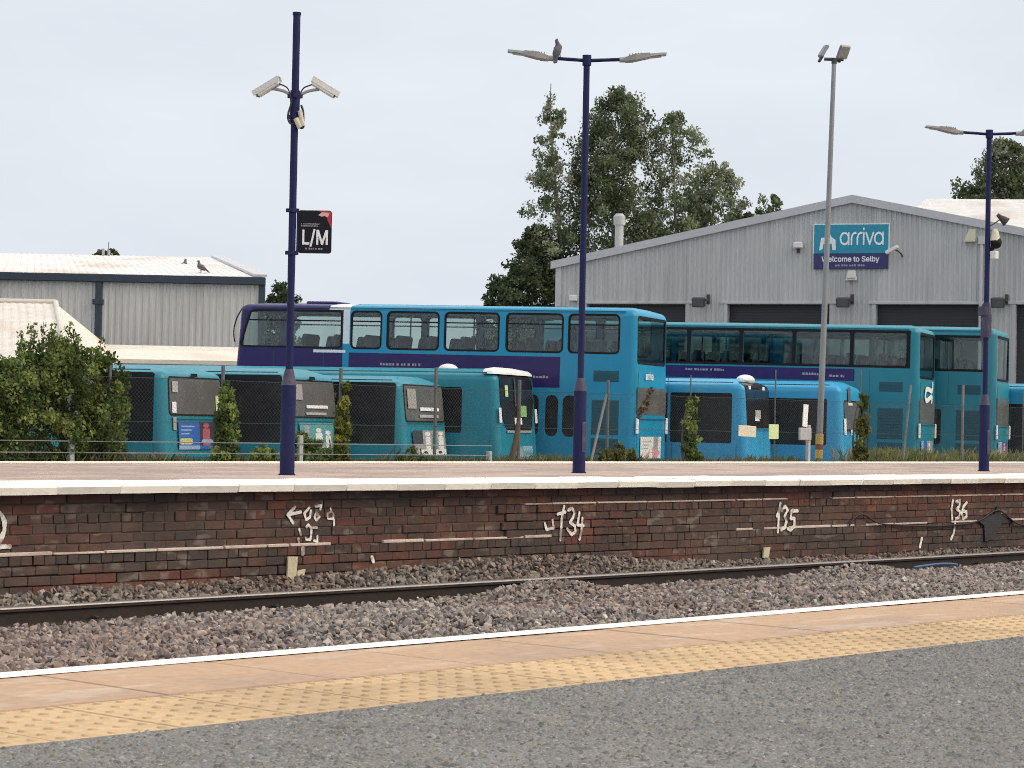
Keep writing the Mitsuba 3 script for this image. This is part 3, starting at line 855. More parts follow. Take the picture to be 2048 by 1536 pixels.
obj('junction_box', cat([cyl(W4(0, 2.95), W4(0, 3.30), .085, n=8), cyl(W4(-.03, 3.28), W4(-.03, 3.42), .10, n=10), cyl(W4(0, 3.40), W4(0, 3.48), .05, .05, 10)]), 'navy_worn', p4, smooth=30)
k = thing('loudspeaker', 'small brown horn loudspeaker on an arm of the right lamp post', 'loudspeaker')
obj('arm', tube(smooth_path([W4(.03, 4.64), W4(.10, 4.68), W4(.19, 4.75)]), .009, 8), 'grey_dark', k, smooth=True)
obj('horn', cat([cyl(W4(.17, 4.79), W4(.285, 4.70), .032, .075, 16), cyl(W4(.14, 4.815), W4(.18, 4.785), .028, .034, 12)]), 'grey_dark', k, smooth=30)
k = thing('dome_camera', 'cream dome camera with a dark bubble on the right lamp post', 'security camera')
obj('housing', cat([cyl(W4(.11, 4.42), W4(.11, 4.55), .085, .055, 18), cyl(W4(.11, 4.55), W4(.11, 4.60), .055, .03, 18), cyl(W4(0, 4.45), W4(.09, 4.45), .02, n=10)]), 'cream_plastic', k, smooth=30)
dm = trimesh.creation.icosphere(3, .085)
dm.apply_scale([1, 1, 1.1]); dm.apply_translation(W4(.13, 4.39))
obj('bubble', cat([dm, cyl(W4(.05, 4.25), W4(.10, 4.36), .02, .05, 12)]), 'black', k, smooth=True)
obj('junction_box', bx(*(lambda c: (c[0] - .05, c[0] + .05, c[1] - .05, c[1] + .05, 4.14, 4.26, .008))(W4(.1, 0, -.02))), 'white_plastic', k)


# ---- pigeons
def pigeon(pos, yaw, label, mat='pigeon_grey', s=1.0, up=0.35):
    k = thing('pigeon', label, 'pigeon')
    S = lambda p, r: m3.Manifold.sphere(r, 16).translate(p)
    H = m3.Manifold.batch_hull
    chest = [S((.045, 0, .135), .058), S((-.02, 0, .115), .062), S((-.085, 0, .085), .035)]
    body = H(chest)
    neck = H([S((.055, 0, .155), .042), S((.075, 0, .225), .026)])
    head = H([S((.078, 0, .235), .027), S((.096, 0, .240), .021)])
    tail = m3.Manifold.hull_points(np.array([[x, y, z] for x, w, z0 in ((-.08, .028, .085), (-.17, .036, .045), (-.20, .032, .03)) for y in (-w, w) for z in (z0 - .007, z0 + .007)]))
    wing = H([S((.03, .05, .14), .022), S((-.06, .052, .105), .022), S((-.15, .02, .065), .010)]) + H([S((.03, -.05, .14), .022), S((-.06, -.052, .105), .022), S((-.15, -.02, .065), .010)])
    b = (body + neck + head + tail + wing).refine_to_length(0.012)
    m = tm(b)
    m.merge_vertices()
    trimesh.smoothing.filter_taubin(m, iterations=12)
    pitch = trimesh.transformations.rotation_matrix(-up, [0, 1, 0], [0, 0, .08])
    M = trimesh.transformations.translation_matrix(pos) @ trimesh.transformations.rotation_matrix(math.radians(yaw), [0, 0, 1]) @ np.diag([s, s, s, 1.0])
    m.apply_transform(M @ pitch)
    obj('body', m, mat, k, smooth=True)
    bk = cyl((.112, 0, .238), (.140, 0, .228), .007, .001, 8)
    bk.apply_transform(M @ pitch)
    obj('beak', bk, 'beak', k)
    for sgn in (-1, 1):
        lg = cat([cyl((.0, .022 * sgn, .07), (.012, .024 * sgn, .004), .006, n=6)] + [cyl((.012, .024 * sgn, .006), (.012 + .035 * math.cos(a), .024 * sgn + .035 * math.sin(a), .004), .003, n=5) for a in (-.5, 0, .5, 3.14)])
        lg.apply_transform(M)
        obj('leg', lg, 'beak', k)
    eye = cat([trimesh.creation.icosphere(1, .0045).apply_translation((.094, .0205 * sgn, .244)) for sgn in (-1, 1)])
    eye.apply_transform(M @ pitch)
    obj('eye', eye, 'black', k)


pa = np.array([21.24, 18.33]) - RGT[:2] * 0.345
pigeon((pa[0], pa[1], 6.005), AZ + 55, 'grey pigeon perched on the left arm of the middle lamp post', up=0.85, s=0.8)

# ================================================================== FENCES BEHIND THE FAR PLATFORM
FY = 23.0
fx = [15.9, 17.7, 19.53, 21.63, 23.49, 25.27, 27.31, 29.38, 31.70, 34.25, 35.88, 37.68, 39.9, 42.0]
chain = thing('chain_link_fence', 'chain-link fence on cranked steel posts between the far platform and the buses', 'fence')
for i, x in enumerate(fx):
    top = [2.15, 2.15, 2.2, 2.23, 2.29, 2.16, 2.21, 2.35, 2.5, 2.57, 2.35, 2.39, 2.3, 2.3][i]
    mat = 'stake_grey' if i in (10, 11) else 'post_dark'
    lean = 0.0 if i != 10 else -0.10
    r = .020 if mat == 'stake_grey' else (.020 if i < 7 else .011)
    obj('post', bx(x - r, x + r, FY - r, FY + r, 0.2, top, .006) if lean == 0 else cyl((x + lean * 3, FY, .5), (x, FY, top), r, n=8), mat, chain)
obj('brace', cyl((26.75, FY - .1, 0.75), (27.28, FY, 2.0), .020, n=8), 'stake_grey', chain)
for z in (0.98, 1.45, 2.0):
    obj('line_wire', cyl((14.0, FY - .03, z), (44, FY - .03, z), .0035, n=5), 'wire', chain)


def chain_mesh(x0, x1, z0, z1, y, pitch, r):
    H = z1 - z0
    V, F, n = [], [], 0
    for s in (1, -1):
        for c in np.arange(x0 - H, x1 + H, pitch):
            t0, t1 = 0.0, H
            a, b = c, c + s * H
            p0, p1 = np.array([a, y, z0]), np.array([b, y, z1])
            lo, hi = (x0, x1)
            d = p1 - p0
            ts = sorted([(lo - p0[0]) / d[0], (hi - p0[0]) / d[0]])
            ta, tb = max(0, ts[0]), min(1, ts[1])
            if tb - ta < .02:
                continue
            q0, q1 = p0 + d * ta, p0 + d * tb
            u = d / np.linalg.norm(d)
            w = np.cross(u, [0, 1, 0])
            off = s * 0.002
            ring = [np.array([0, r, 0]), w * r * .9 - np.array([0, r * .5, 0]), -w * r * .9 - np.array([0, r * .5, 0])]
            V += [q0 + o + [0, off, 0] for o in ring] + [q1 + o + [0, off, 0] for o in ring]
            for k in range(3):
                F += [[n + k, n + (k + 1) % 3, n + 3 + (k + 1) % 3], [n + k, n + 3 + (k + 1) % 3, n + 3 + k]]
            n += 6
    return trimesh.Trimesh(np.array(V), np.array(F), process=False)


for i in range(len(fx) - 1):
    obj('mesh_panel', chain_mesh(fx[i], fx[i + 1], 0.95, 2.0, FY - .03, 0.0560, .0010), 'wire', chain)

low = thing('wire_fence', 'low wire fence on short pale posts along the back of the far platform', 'fence')
for x, t in ((13.3, 1.27), (17.04, 1.27), (20.79, 1.30), (24.5, 1.1)):
    obj('post', bx(x - .035, x + .035, 22.84, 22.91, 0.5, t, .008), 'post_concrete', low)
for z in (1.21, 1.07):
    obj('strand', cyl((12, 22.83, z), (24.5, 22.83, z - .03), .006, n=6), 'galv', low)

k = thing('notice_post', 'short post with a grey box and a white notice, beside the banded mast foot', 'post')
obj('post', bx(32.46, 32.53, 22.84, 22.90, .6, 1.58, .006), 'galv_light', k)
obj('box', bx(32.17, 32.50, 22.80, 22.85, 1.32, 1.53, .01), 'galv_light', k)
obj('notice', rot(bx(32.27, 32.40, 22.82, 22.835, 1.55, 1.93), 4, [0, 1, 0], (32.33, 22.8, 1.7)), 'sign_white', k)
k = thing('fence_notice', 'blank white notice tied to the fence beside the lower blue bus', 'sign')
scene[k] = mikit.ply(rot(bx(30.60, 31.08, 22.93, 22.945, 1.365, 1.55, .004), 2, [0, 1, 0], (30.8, 22.9, 1.45)), 'cream_plastic')
k = thing('fence_notice', 'small pale green notice on the fence right of the white one', 'sign')
scene[k] = mikit.ply(bx(31.45, 31.72, 22.93, 22.945, 1.33, 1.58, .004), 'sticker_lime')

# ================================================================== BUS YARD: frame with x along the buses (rear +), y away
BA, BB = 20.0, None
ca, sa = math.cos(math.radians(20)), math.sin(math.radians(20))
VA = ca * RGT - sa * FWD
VB = sa * RGT + ca * FWD
YAWB = math.degrees(math.atan2(VA[1], VA[0]))


def yard_at(a, b, h=0.0, pitch=0.0):
    p = VA * a + VB * b
    return T().translate([float(p[0]), float(p[1]), YARD + h]).rotate([0, 0, 1], YAWB).rotate([0, 1, 0], pitch)


def shell(L, W, H, r=0.17, z0=0.30, lean_front=0.0, lean_rear=0.0, crown=0.05, inset=0.0):
    S = m3.Manifold.sphere(r - inset * 0.5, 20)
    r_ = r
    pts = []
    for zz in (z0 + r_, H - crown - r_):
        up = (zz - z0) / (H - z0)
        for y in (r_, W - r_):
            pts.append(S.translate([-L + r_ + lean_front * up + inset * .5, y + (inset * .5 if y < W / 2 else -inset * .5), zz + (-inset * .5 if up > .5 else inset * .5)]))
            pts.append(S.translate([-r_ - lean_rear * up - inset * .5, y + (inset * .5 if y < W / 2 else -inset * .5), zz + (-inset * .5 if up > .5 else inset * .5)]))
    S2 = m3.Manifold.sphere(r - inset * .5, 20)
    for xx in (-L + 2.5 * r + lean_front, -2.0 * r - lean_rear):
        for y in (W * .3, W * .7):
            pts.append(S2.translate([xx, y, H - r_ - inset * .5]))
    return m3.Manifold.batch_hull(pts)


def wheels(L, W, bus, tw):
    for xw in (-2.6, -L + 2.4):
        for y0, y1 in ((.02, .30), (W - .30, W - .02)):
            w = cat([cyl((xw, y0, .48), (xw, y1, .48), .48, n=24), cyl((xw, y0 - .008, .48), (xw, y0, .48), .27, n=16), cyl((xw, y1, .48), (xw, y1 + .008, .48), .27, n=16)])
            obj('wheel', w, 'rubber', bus, tw, smooth=30)


def poster(y0, y1, z0, z1, x, shapes):
    """Flat print on the rear: a list of (polygon in the unit square, colour), later ones on top."""
    V, F, Cc, n = [], [], [], 0
    for i, (pl, c) in enumerate(shapes):
        pl = pl.intersection(sbox(0, 0, 1, 1))
        for g in getattr(pl, 'geoms', [pl]):
            if g.is_empty or g.area < 1e-5:
                continue
            v, f = trimesh.creation.triangulate_polygon(g, engine='earcut')
            V.append(np.c_[np.full(len(v), x + .0012 * i), y0 + (y1 - y0) * v[:, 0], z0 + (z1 - z0) * v[:, 1]])
            F.append(f + n)
            Cc.append(np.tile(np.array(c, float), (len(v), 1)))
            n += len(v)
    return trimesh.Trimesh(np.vstack(V), np.vstack(F), process=False), np.vstack(Cc)


def person_shape(u, h, w=.16):
    return shapely.union_all([shapely.Point(u, h - .09).buffer(.085).intersection(sbox(0, 0, 1, 1)), rrect(u - w / 2, u + w / 2, -.2, h - .19, .06)])


def print_lines(u0, u1, v, n, dv, h=.05):
    return shapely.union_all([sbox(u0, v - dv * i, u1 - .07 * ((i * 7) % 3), v - dv * i + h) for i in range(n)])


Bl, Rd, Wh, Gy, Yl, Dk, Tl, Pk, Pu = (.03, .12, .42), (.38, .10, .14), (.66, .67, .66), (.30, .31, .32), (.50, .52, .20), (.04, .045, .06), (.10, .30, .33), (.55, .30, .30), (.10, .07, .25)
LB = (.25, .38, .55)


def single(a, b, H, mat, label, group, rear, L=10.2, W=2.42, pitch=0.0):
    bus = thing('single_deck_bus', label, 'bus', group)
    tw = yard_at(a, b, 0, pitch)
    out = shell(L, W, H, r=.16, lean_rear=rear.get('lean', .12), crown=.11)
    cuts = []
    sz0, sz1 = rear.get('side', (1.38, H - .14))
    wins = [(-rear.get('s0', .32) - i * 1.52 - 1.46, -rear.get('s0', .32) - i * 1.52) for i in range(5)]
    for (u0, u1) in wins:
        cuts.append(prism(rrect(u0, u1, sz0, sz1, .05), 'y', -.1, .035))
    ry0, ry1, rz0, rz1 = rear['win']
    wp = rear.get('poly')
    wpoly = Polygon(wp).buffer(-.06).buffer(.06, quad_segs=4) if wp else rrect(ry0, ry1, rz0, rz1, .07)
    body = out
    for c in cuts:
        body = body - c
    body = body - prism(wpoly, 'x', -.62, .1).translate([0, 0, 0]) if False else body
    obj('body', tm(body), mat, bus, tw, smooth=35)
    for (u0, u1) in wins:
        obj('side_window', tm(prism(rrect(u0 + .004, u1 - .004, sz0 + .004, sz1 - .004, .05), 'y', .02, .034)), 'pane_dark', bus, tw)
    if rear.get('blinds'):
        for (u, z, w) in rear['blinds']:
            obj('window_sticker', bx(u, u + w, .016, .0195, z, z + .09), 'sticker_pink', bus, tw)
    # the rear window follows the rear face: cut it from a thin outer skin
    skin = shell(L, W, H, r=.16, lean_rear=rear.get('lean', .12), crown=.11).translate([.008, 0, 0])
    pane = (skin ^ prism(wpoly, 'x', -.7, .2)) - shell(L, W, H, r=.16, lean_rear=rear.get('lean', .12), crown=.11).translate([-.012, 0, 0])
    obj('rear_window', tm(pane), rear.get('wmat', 'pane_dusty'), bus, tw, smooth=35)
    frame_poly = wpoly.buffer(.035, quad_segs=4).difference(wpoly)
    fr = (skin.translate([.003, 0, 0]) ^ prism(frame_poly, 'x', -.7, .2)) - shell(L, W, H, r=.16, lean_rear=rear.get('lean', .12), crown=.11).translate([-.012, 0, 0])
    obj('window_seal', tm(fr), 'black', bus, tw, smooth=35)

    lean = rear.get('lean', .12)

    def xr(z):
        return -lean * (z - .46) / (H - .30) + 0.012
    for (y0, y1, z0, z1, m_, nm) in rear.get('patches', []):
        x = xr((z0 + z1) / 2)
        tl = math.degrees(math.atan(lean / (H - .3)))
        obj(nm, rot(bx(x, x + .006, y0, y1, z0, z1), -tl, [0, 1, 0], (x, 0, (z0 + z1) / 2)), m_, bus, tw)
    for (y0, y1, z0, z1, rows) in rear.get('posters', []):
        x = xr((z0 + z1) / 2) + .012
        m, c = poster(y0, y1, z0, z1, x, rows)
        tl = math.degrees(math.atan(lean / (H - .3)))
        m = rot(m, -tl, [0, 1, 0], (x, 0, (z0 + z1) / 2))
        obj('advert', m, 'print', bus, tw, color=c)
    for y in (.06, W - .20):
        obj('tail_light', bx(xr(1.2) - .01, xr(1.2) + .02, y, y + .14, .62, .90, .01), 'lamp_red', bus, tw)
    obj('bumper', bx(-.03, .03, .1, W - .1, .36, .52, .02), 'black', bus, tw)
    obj('skirt_line', bx(-L + .4, -.35, -.006, .004, 1.02, 1.045), 'grille', bus, tw)
    for i in range(6):
        obj('panel_seam', bx(-.30 - i * 1.52 - .012, -.30 - i * 1.52, -.004, .004, .5, sz0 - .03), 'grille', bus, tw)
    obj('roof_gutter', bx(-L + .5, -.4, -.010, .012, H - .105, H - .085), 'grille', bus, tw)
    obj('rear_seam', bx(xr(1.82) - .004, xr(1.82) + .004, .25, W - .25, 1.80, 1.812), 'grille', bus, tw)
    obj('rear_seam', bx(xr(1.1) - .004, xr(1.1) + .004, .25, W - .25, 1.08, 1.092), 'grille', bus, tw)
    wheels(L, W, bus, tw)
    return bus, tw


SG = 'single-deck buses parked side by side along the fence'


def ab(px, Z):
    return None


single(-21.45, 34.85, 2.80, 'bus_teal', 'teal single-deck bus at the far left, mostly hidden by the large bush', SG,
       dict(win=(.2, 2.2, 1.85, 2.6), patches=[(2.16, 2.34, 1.55, 1.9, 'sign_white', 'light_cluster')]))
b1, t1 = single(-20.3 + .02, 37.4, 2.80, 'bus_teal', 'teal single-deck bus just right of the large bush, blue and red advert on its rear', SG,
       dict(win=(.22, 2.26, 1.90, 2.56), lean=.16,
            patches=[(.30, .52, 2.30, 2.50, 'lamp_lens', 'window_sticker'), (.28, .44, 1.92, 2.12, 'sign_white', 'window_sticker'), (2.02, 2.16, 1.96, 2.26, 'sticker_lime', 'window_sticker'), (1.05, 1.3, 2.60, 2.66, 'black', 'rear_lamp'), (.30, .42, 1.60, 1.84, 'lamp_grey', 'light_cluster')],
            posters=[(.48, 1.95, 1.24, 1.76, [(sbox(0, 0, 1, 1), Dk), (sbox(0, 0, .56, 1), Bl), (sbox(0, 0, .62, .14), LB), (rrect(.03, .36, .18, .40, .05), Yl), (print_lines(.06, .42, .80, 3, .13), LB), (person_shape(.74, .95, .2), Rd), (rrect(.60, .92, .22, .36, .06), LB), (sbox(.56, 0, 1, .14), Bl)])],
            blinds=[(-1.05, 1.98, .26)]))
b2, t2 = single(-18.93, 39.95, 2.83, 'bus_teal', 'teal single-deck bus beside the thick foot of the left pole, second from the bush', SG,
       dict(win=(.22, 2.26, 1.90, 2.58), lean=.30,
            patches=[(.32, .72, 2.22, 2.52, 'lamp_grey', 'window_sticker'), (.86, 1.85, 2.06, 2.12, 'sign_white', 'window_lettering'), (.82, 1.75, 1.93, 1.98, 'lamp_lens', 'window_lettering'), (1.1, 1.35, 2.62, 2.68, 'black', 'rear_lamp'), (2.2, 2.34, 1.55, 1.85, 'sign_white', 'light_cluster')],
            posters=[(.45, 2.0, 1.28, 1.78, [(sbox(0, 0, 1, 1), Tl), (person_shape(.2, .9), Gy), (person_shape(.55, .8, .2), Wh), (rrect(.3, .75, .05, .2, .05), Gy), (person_shape(.82, .7), Wh)])],
            blinds=[(-1.95, 2.02, .34)]))
b3, t3 = single(-17.65, 42.55, 2.76, 'bus_teal', 'teal single-deck bus third from the large bush, pale blue poster under its rear window', SG,
       dict(win=(.20, 2.26, 1.86, 2.56), lean=.26,
            patches=[(.30, .75, 2.1, 2.5, 'lamp_grey', 'window_sticker'), (.92, 1.95, 2.06, 2.13, 'sign_white', 'window_lettering'), (.88, 1.9, 1.92, 1.98, 'lamp_lens', 'window_lettering')],
            posters=[(.42, 2.16, 1.16, 1.66, [(sbox(0, 0, 1, 1), Gy), (sbox(0, .45, .3, 1), Dk), (person_shape(.45, .95, .14), Wh), (person_shape(.66, .9, .17), Tl), (person_shape(.86, .97, .16), Wh), (sbox(.15, 0, 1, .22), Wh), (shapely.Point(.35, .1).buffer(.06), Dk), (shapely.Point(.8, .1).buffer(.06), Dk)])],
            blinds=[(-1.95, 2.30, .32), (-2.1, 1.98, .38)]))
b4, t4 = single(-16.56, 45.05, 2.99, 'bus_teal', 'darker teal single-deck bus with a tall rounded rear window and white arched roof edge', SG,
       dict(win=(.2, 2.2, 1.7, 2.8), s0=.95, side=(1.62, 2.58), lean=.22, wmat='pane_dark',
            poly=[(.22, 2.80), (.5, 2.90), (1.2, 2.94), (1.9, 2.90), (2.18, 2.80), (2.2, 2.3), (2.05, 1.80), (1.95, 1.72), (.55, 1.72), (.35, 1.85), (.2, 2.3)],
            patches=[(.45, .62, 2.40, 2.64, 'sticker_lime', 'window_sticker'), (1.35, 1.72, 1.98, 2.22, 'sticker_green', 'window_sticker'), (.95, 1.4, 1.82, 1.96, 'sign_white', 'number_plate'), (.02, .16, 1.85, 2.16, 'sign_white', 'light_cluster'), (2.26, 2.40, 1.85, 2.16, 'sign_white', 'light_cluster'), (.45, 2.0, 1.64, 1.69, 'lamp_grey', 'trim_strip'), (1.02, 1.10, 2.2, 2.8, 'grey_dark', 'wiper')],
            posters=[(.9, 1.95, .98, 1.36, [(sbox(0, 0, 1, 1), Tl), (sbox(.45, 0, 1, 1), LB), (person_shape(.3, .85, .2), Gy), (rrect(.5, .9, .5, .75, .1), Tl), (rrect(.3, .7, .1, .3, .1), Gy)])]))
tw4 = t4
obj('roof_edge', tm((shell(10.2, 2.42, 3.03, r=.16, lean_rear=.22, crown=.05).translate([.012, 0, 0]) ^ mbox(-.5, .1, -.1, 2.6, 2.87, 3.2)) - shell(10.2, 2.42, 2.985, r=.16, lean_rear=.22, crown=.11).translate([-.09, 0, 0])), 'bus_white', b4, tw4, smooth=35)
dome_ = trimesh.creation.icosphere(3, 1.0)
dome_.apply_scale([.22, .22, .13]); dome_.apply_translation([-1.75, 1.2, 2.97])
obj('roof_vent', dome_, 'bus_white', b4, tw4, smooth=True)
b5, t5 = single(-12.73, 50.75, 2.96, 'bus_sky', 'bright blue single-deck bus right of the double-decker, arched white roof dome', SG,
       dict(win=(.2, 2.2, 1.85, 2.8), s0=.42, side=(1.48, 2.62), lean=.15, wmat='pane_dark',
            poly=[(.14, 2.86), (2.25, 2.86), (2.34, 2.3), (2.30, 1.88), (.16, 1.86)],
            patches=[(.85, 1.35, 2.05, 2.25, 'lamp_lens', 'window_sticker'), (.8, 1.2, 2.0, 2.1, 'sign_white', 'window_lettering'), (.3, .5, 2.72, 2.80, 'sign_white', 'rear_lamp'), (1.6, 1.8, 2.72, 2.80, 'sign_white', 'rear_lamp')]))
d5 = trimesh.creation.icosphere(3, 1.0)
d5.apply_scale([.20, .40, .13]); d5.apply_translation([-.42, 1.2, 2.94])
obj('roof_dome', d5, 'bus_white', b5, t5, smooth=True)
b6, t6 = single(-11.1, 53.45, 2.98, 'bus_sky', 'bright blue single-deck bus behind the yard lamp mast, ivy in front of its rear', SG,
       dict(win=(.3, 2.2, 1.85, 2.5), s0=.45, side=(1.46, 2.56), lean=.14,
            patches=[(.16, .42, 1.72, 2.10, 'sign_white', 'light_cluster'), (2.1, 2.36, 1.76, 2.12, 'sign_white', 'light_cluster'), (.7, 1.2, 2.42, 2.48, 'sign_white', 'window_sticker'), (.95, 1.15, 1.7, 1.84, 'sign_white', 'number_plate'), (.7, 1.0, 2.5, 2.85, 'pane_dusty', 'route_panel')]))
single(-7.4, 61.4, 3.15, 'bus_blue', 'single-deck bus at the right edge of the picture, mostly cut off', SG, dict(win=(.2, 2.2, 1.85, 2.5), s0=.4, side=(1.3, 2.6)))


# ---------------------------------------------------------------- double-deckers
def double(a, b, L, H, mat, label, group, side_up, side_low, purple_to=None, band=None, round_r=.12, pitch=.6, lean_front=.3, W=2.48, rear_up=(.12, 2.34, 3.18, 4.24), rear_low=(.10, 2.34, 2.08, 2.68), lowmat='pane_dark', rows=None, pstr=(.35, 1.95, 1.12, 1.60), fleet=True, dark_band=False, rear_mat=None):
    bus = thing('double_deck_bus', label, 'bus', group)
    tw = yard_at(a, b, 0, pitch)
    t = .07
    out = shell(L, W, H, r=.17, lean_front=lean_front, lean_rear=.06, crown=.06)
    inn = shell(L - 2 * t, W - 2 * t, H - t, r=.14, lean_front=lean_front, lean_rear=.06, crown=.06, z0=.45).translate([-t, t, 0])
    body = out - inn
    rear_open = prism(rrect(*rear_up, .08), 'x', -.45, .2)
    front_open = prism(rrect(.25, W - .25, 3.30, H - .22, .15), 'x', -L - .2, -L + .55)
    low_rec = prism(rrect(*rear_low, .05), 'x', -.04, .2)
    body = body - rear_open - front_open - low_rec
    for poly in side_up:
        body = body - prism(poly, 'y', -.1, W + .1)
    for poly in side_low:
        body = body - prism(poly, 'y', -.1, .04)
    if purple_to is not None:
        cut = purple_to
        stripe = .16
        big = 30
        front = body ^ mbox(-big, cut, -1, 4, 0, 9)
        top = mbox(cut - .36, cut + stripe, -1, 4, 4.265, 9)
        mid = body ^ (top + mbox(cut, cut + stripe, -1, 4, 3.5, 4.27))
        front = front - top
        rear = (body ^ mbox(cut, big, -1, 4, 0, 9)) - (top + mbox(cut, cut + stripe, -1, 4, 3.5, 4.27))
        obj('front_body', tm(front), 'bus_purple', bus, tw, smooth=35, label='purple front section of the body')
        obj('stripe', tm(mid), 'bus_white', bus, tw, smooth=35, label='white upright stripe between purple and blue')
        obj('rear_body', tm(rear), mat, bus, tw, smooth=35)
    else:
        obj('body', tm(body), mat, bus, tw, smooth=35)
    if band:
        x0, x1, z0, z1 = band
        bd = ((shell(L, W, H, r=.17, lean_front=lean_front, lean_rear=.06, crown=.06).translate([0, -.004, 0]) - out) ^ mbox(x0, x1, -.1, .5, z0, z1))
        dr_ = np.random.default_rng(int(-a * 100))
        for (u0, u1, zz) in ((x1 - 4.3, x1 - 3.3, z0 + .60 * (z1 - z0)), (x1 - 1.3, x1 - .9, z0 + .42 * (z1 - z0)), (x1 - .62, x1 - .25, z0 + .30 * (z1 - z0))):
            mm = dashes(u0, u1, zz, .06, dr_)
            mm.apply_translation([0, -.006, 0])
            obj('band_print', mm, 'sign_grey', bus, tw)
        obj('livery_band', bx(x0, x1, -.006, .01, z0, z1), 'bus_purple', bus, tw, label='purple band between the decks')
    for poly in side_up:
        for y in (.030, W - .030):
            obj('window', sheet(poly.buffer(-.004), 'y', y), 'glass', bus, tw)
        if dark_band:
            continue
        rim = poly.buffer(.002).difference(poly.buffer(-.045))
        obj('window_seal', tm(prism(rim, 'y', .004, .036)), 'black', bus, tw)
        obj('window_seal', tm(prism(rim, 'y', W - .036, W - .004)), 'black', bus, tw)
        u0, z0_, u1, z1_ = poly.bounds
        obj('window_bar', cat([bx(u0 + .02, u1 - .02, .018, .040, z1_ - .26, z1_ - .23), bx(u0 + .02, u1 - .02, W - .04, W - .018, z1_ - .26, z1_ - .23)]), 'black', bus, tw)
    for poly in side_low:
        obj('lower_window', tm(prism(poly.buffer(-.004), 'y', .018, .038)), lowmat, bus, tw)
    obj('rear_upper_window', sheet(rrect(*rear_up, .08).buffer(-.003), 'x', -.085), 'glass', bus, tw)
    rim = rrect(*rear_up, .08).difference(rrect(rear_up[0] + .07, rear_up[1] - .07, rear_up[2] + .07, rear_up[3] - .07, .05))
    obj('window_seal', tm(prism(rim, 'x', -.10, -.068)), 'black', bus, tw)
    obj('rear_lower_window', tm(prism(rrect(*rear_low, .05).buffer(-.003), 'x', -.038, -.018)), 'pane_dusty', bus, tw)
    obj('front_upper_window', sheet(rrect(.25, W - .25, 3.30, H - .22, .15).buffer(-.003), 'x', -L + .20), 'glass', bus, tw)
    # upper saloon
    obj('upper_floor', bx(-L + .3, -.1, .08, W - .08, 2.46, 2.52), 'lining', bus, tw)
    obj('ceiling', bx(-L + .9, -.3, .25, W - .25, H - .17, H - .14), 'lining', bus, tw)
    n = int((L - 1.6) / .78)
    seat = tm(m3.Manifold.batch_hull([m3.Manifold.sphere(.06, 10).translate(p) for p in ((0, .06, 3.05), (0, .84, 3.05), (.10, .10, 3.66), (.10, .80, 3.66))]))
    seat = cat([seat, bx(-.42, 0, .04, .86, 2.90, 3.0, .03), bx(.0, .04, .06, .86, 2.52, 2.95)])
    sp = mikit.ply(seat, 'seat_cloth', smooth=35)
    for i in range(n):
        for y in (.10, W - 1.0):
            obj('seat', None, 'seat_cloth', bus, tw @ T().translate([-1.15 - i * .78, y, 0]), shape=sp)
    for i in range(0, n, 2):
        obj('handrail', cyl((-1.1 - i * .78, 1.02, 2.52), (-1.1 - i * .78, 1.02, H - .17), .018, n=8), 'grey_dark', bus, tw)
    # engine bay grilles on the near side and the rear furniture
    for (x0, x1, z0, z1, m_) in ((-1.0, -.42, 2.78, 3.02, 'grille'), (-1.02, -.40, 1.62, 2.38, 'grille'), (-1.02, -.40, 1.18, 1.54, 'grille')):
        sl = [bx(x0, x1, -.004, .004, z0, z1)] + [bx(x0 + .01, x1 - .01, -.016, -.002, z, z + .028) for z in np.arange(z0 + .02, z1 - .03, .07)]
        obj('side_grille', cat(sl), m_, bus, tw)
    obj('beading', bx(-L + .5, -.25, -.008, .004, 2.52, 2.55), mat, bus, tw)
    if rows:
        m, c = poster(pstr[0], pstr[1], pstr[2], pstr[3], .008, rows)
        obj('advert', m, 'print', bus, tw, color=c)
    for y in (.03, W - .17):
        obj('light_cluster', bx(-.02, .018, y, y + .14, 1.66, 2.02, .015), 'sign_white', bus, tw)
        obj('tail_light', bx(-.02, .016, y, y + .14, .66, .95, .015), 'lamp_red', bus, tw)
    obj('rear_panel_line', bx(-.004, .006, .12, W - .12, 1.98, 2.0), 'grille', bus, tw)
    obj('rear_panel_line', bx(-.004, .006, .12, W - .12, 1.06, 1.08), 'grille', bus, tw)
    if fleet:
        m = text_on('arriva', .16, .004, True)
        m.apply_scale([1.0, 1, 1])
        m.apply_transform(np.array([[0, 0, 1, .002], [1, 0, 0, .62], [0, 1, 0, 2.86], [0, 0, 0, 1.0]]))
        obj('lettering', m, 'sign_white', bus, tw)
    for u in np.arange(-1.25, -L + .8, -1.25):
        obj('panel_seam', bx(u, u + .012, -.0045, .004, 2.57, 3.30), 'grille', bus, tw)
        obj('panel_seam', bx(u, u + .012, -.0045, .004, .55, 1.48), 'grille', bus, tw)
    obj('roof_gutter', bx(-L + .6, -.3, -.010, .012, H - .135, H - .115), 'grille', bus, tw)
    obj('rear_seam', bx(-.004, .006, .06, .072, .7, 3.0), 'grille', bus, tw)
    obj('rear_seam', bx(-.004, .006, W - .072, W - .06, .7, 3.0), 'grille', bus, tw)
    obj('bumper', bx(-.03, .03, .1, W - .1, .36, .56, .02), 'black', bus, tw)
    wheels(L, W, bus, tw)
    return bus, tw


def win(x0, x1, z0, z1, r=.12):
    return rrect(x0, x1, z0, z1, r)


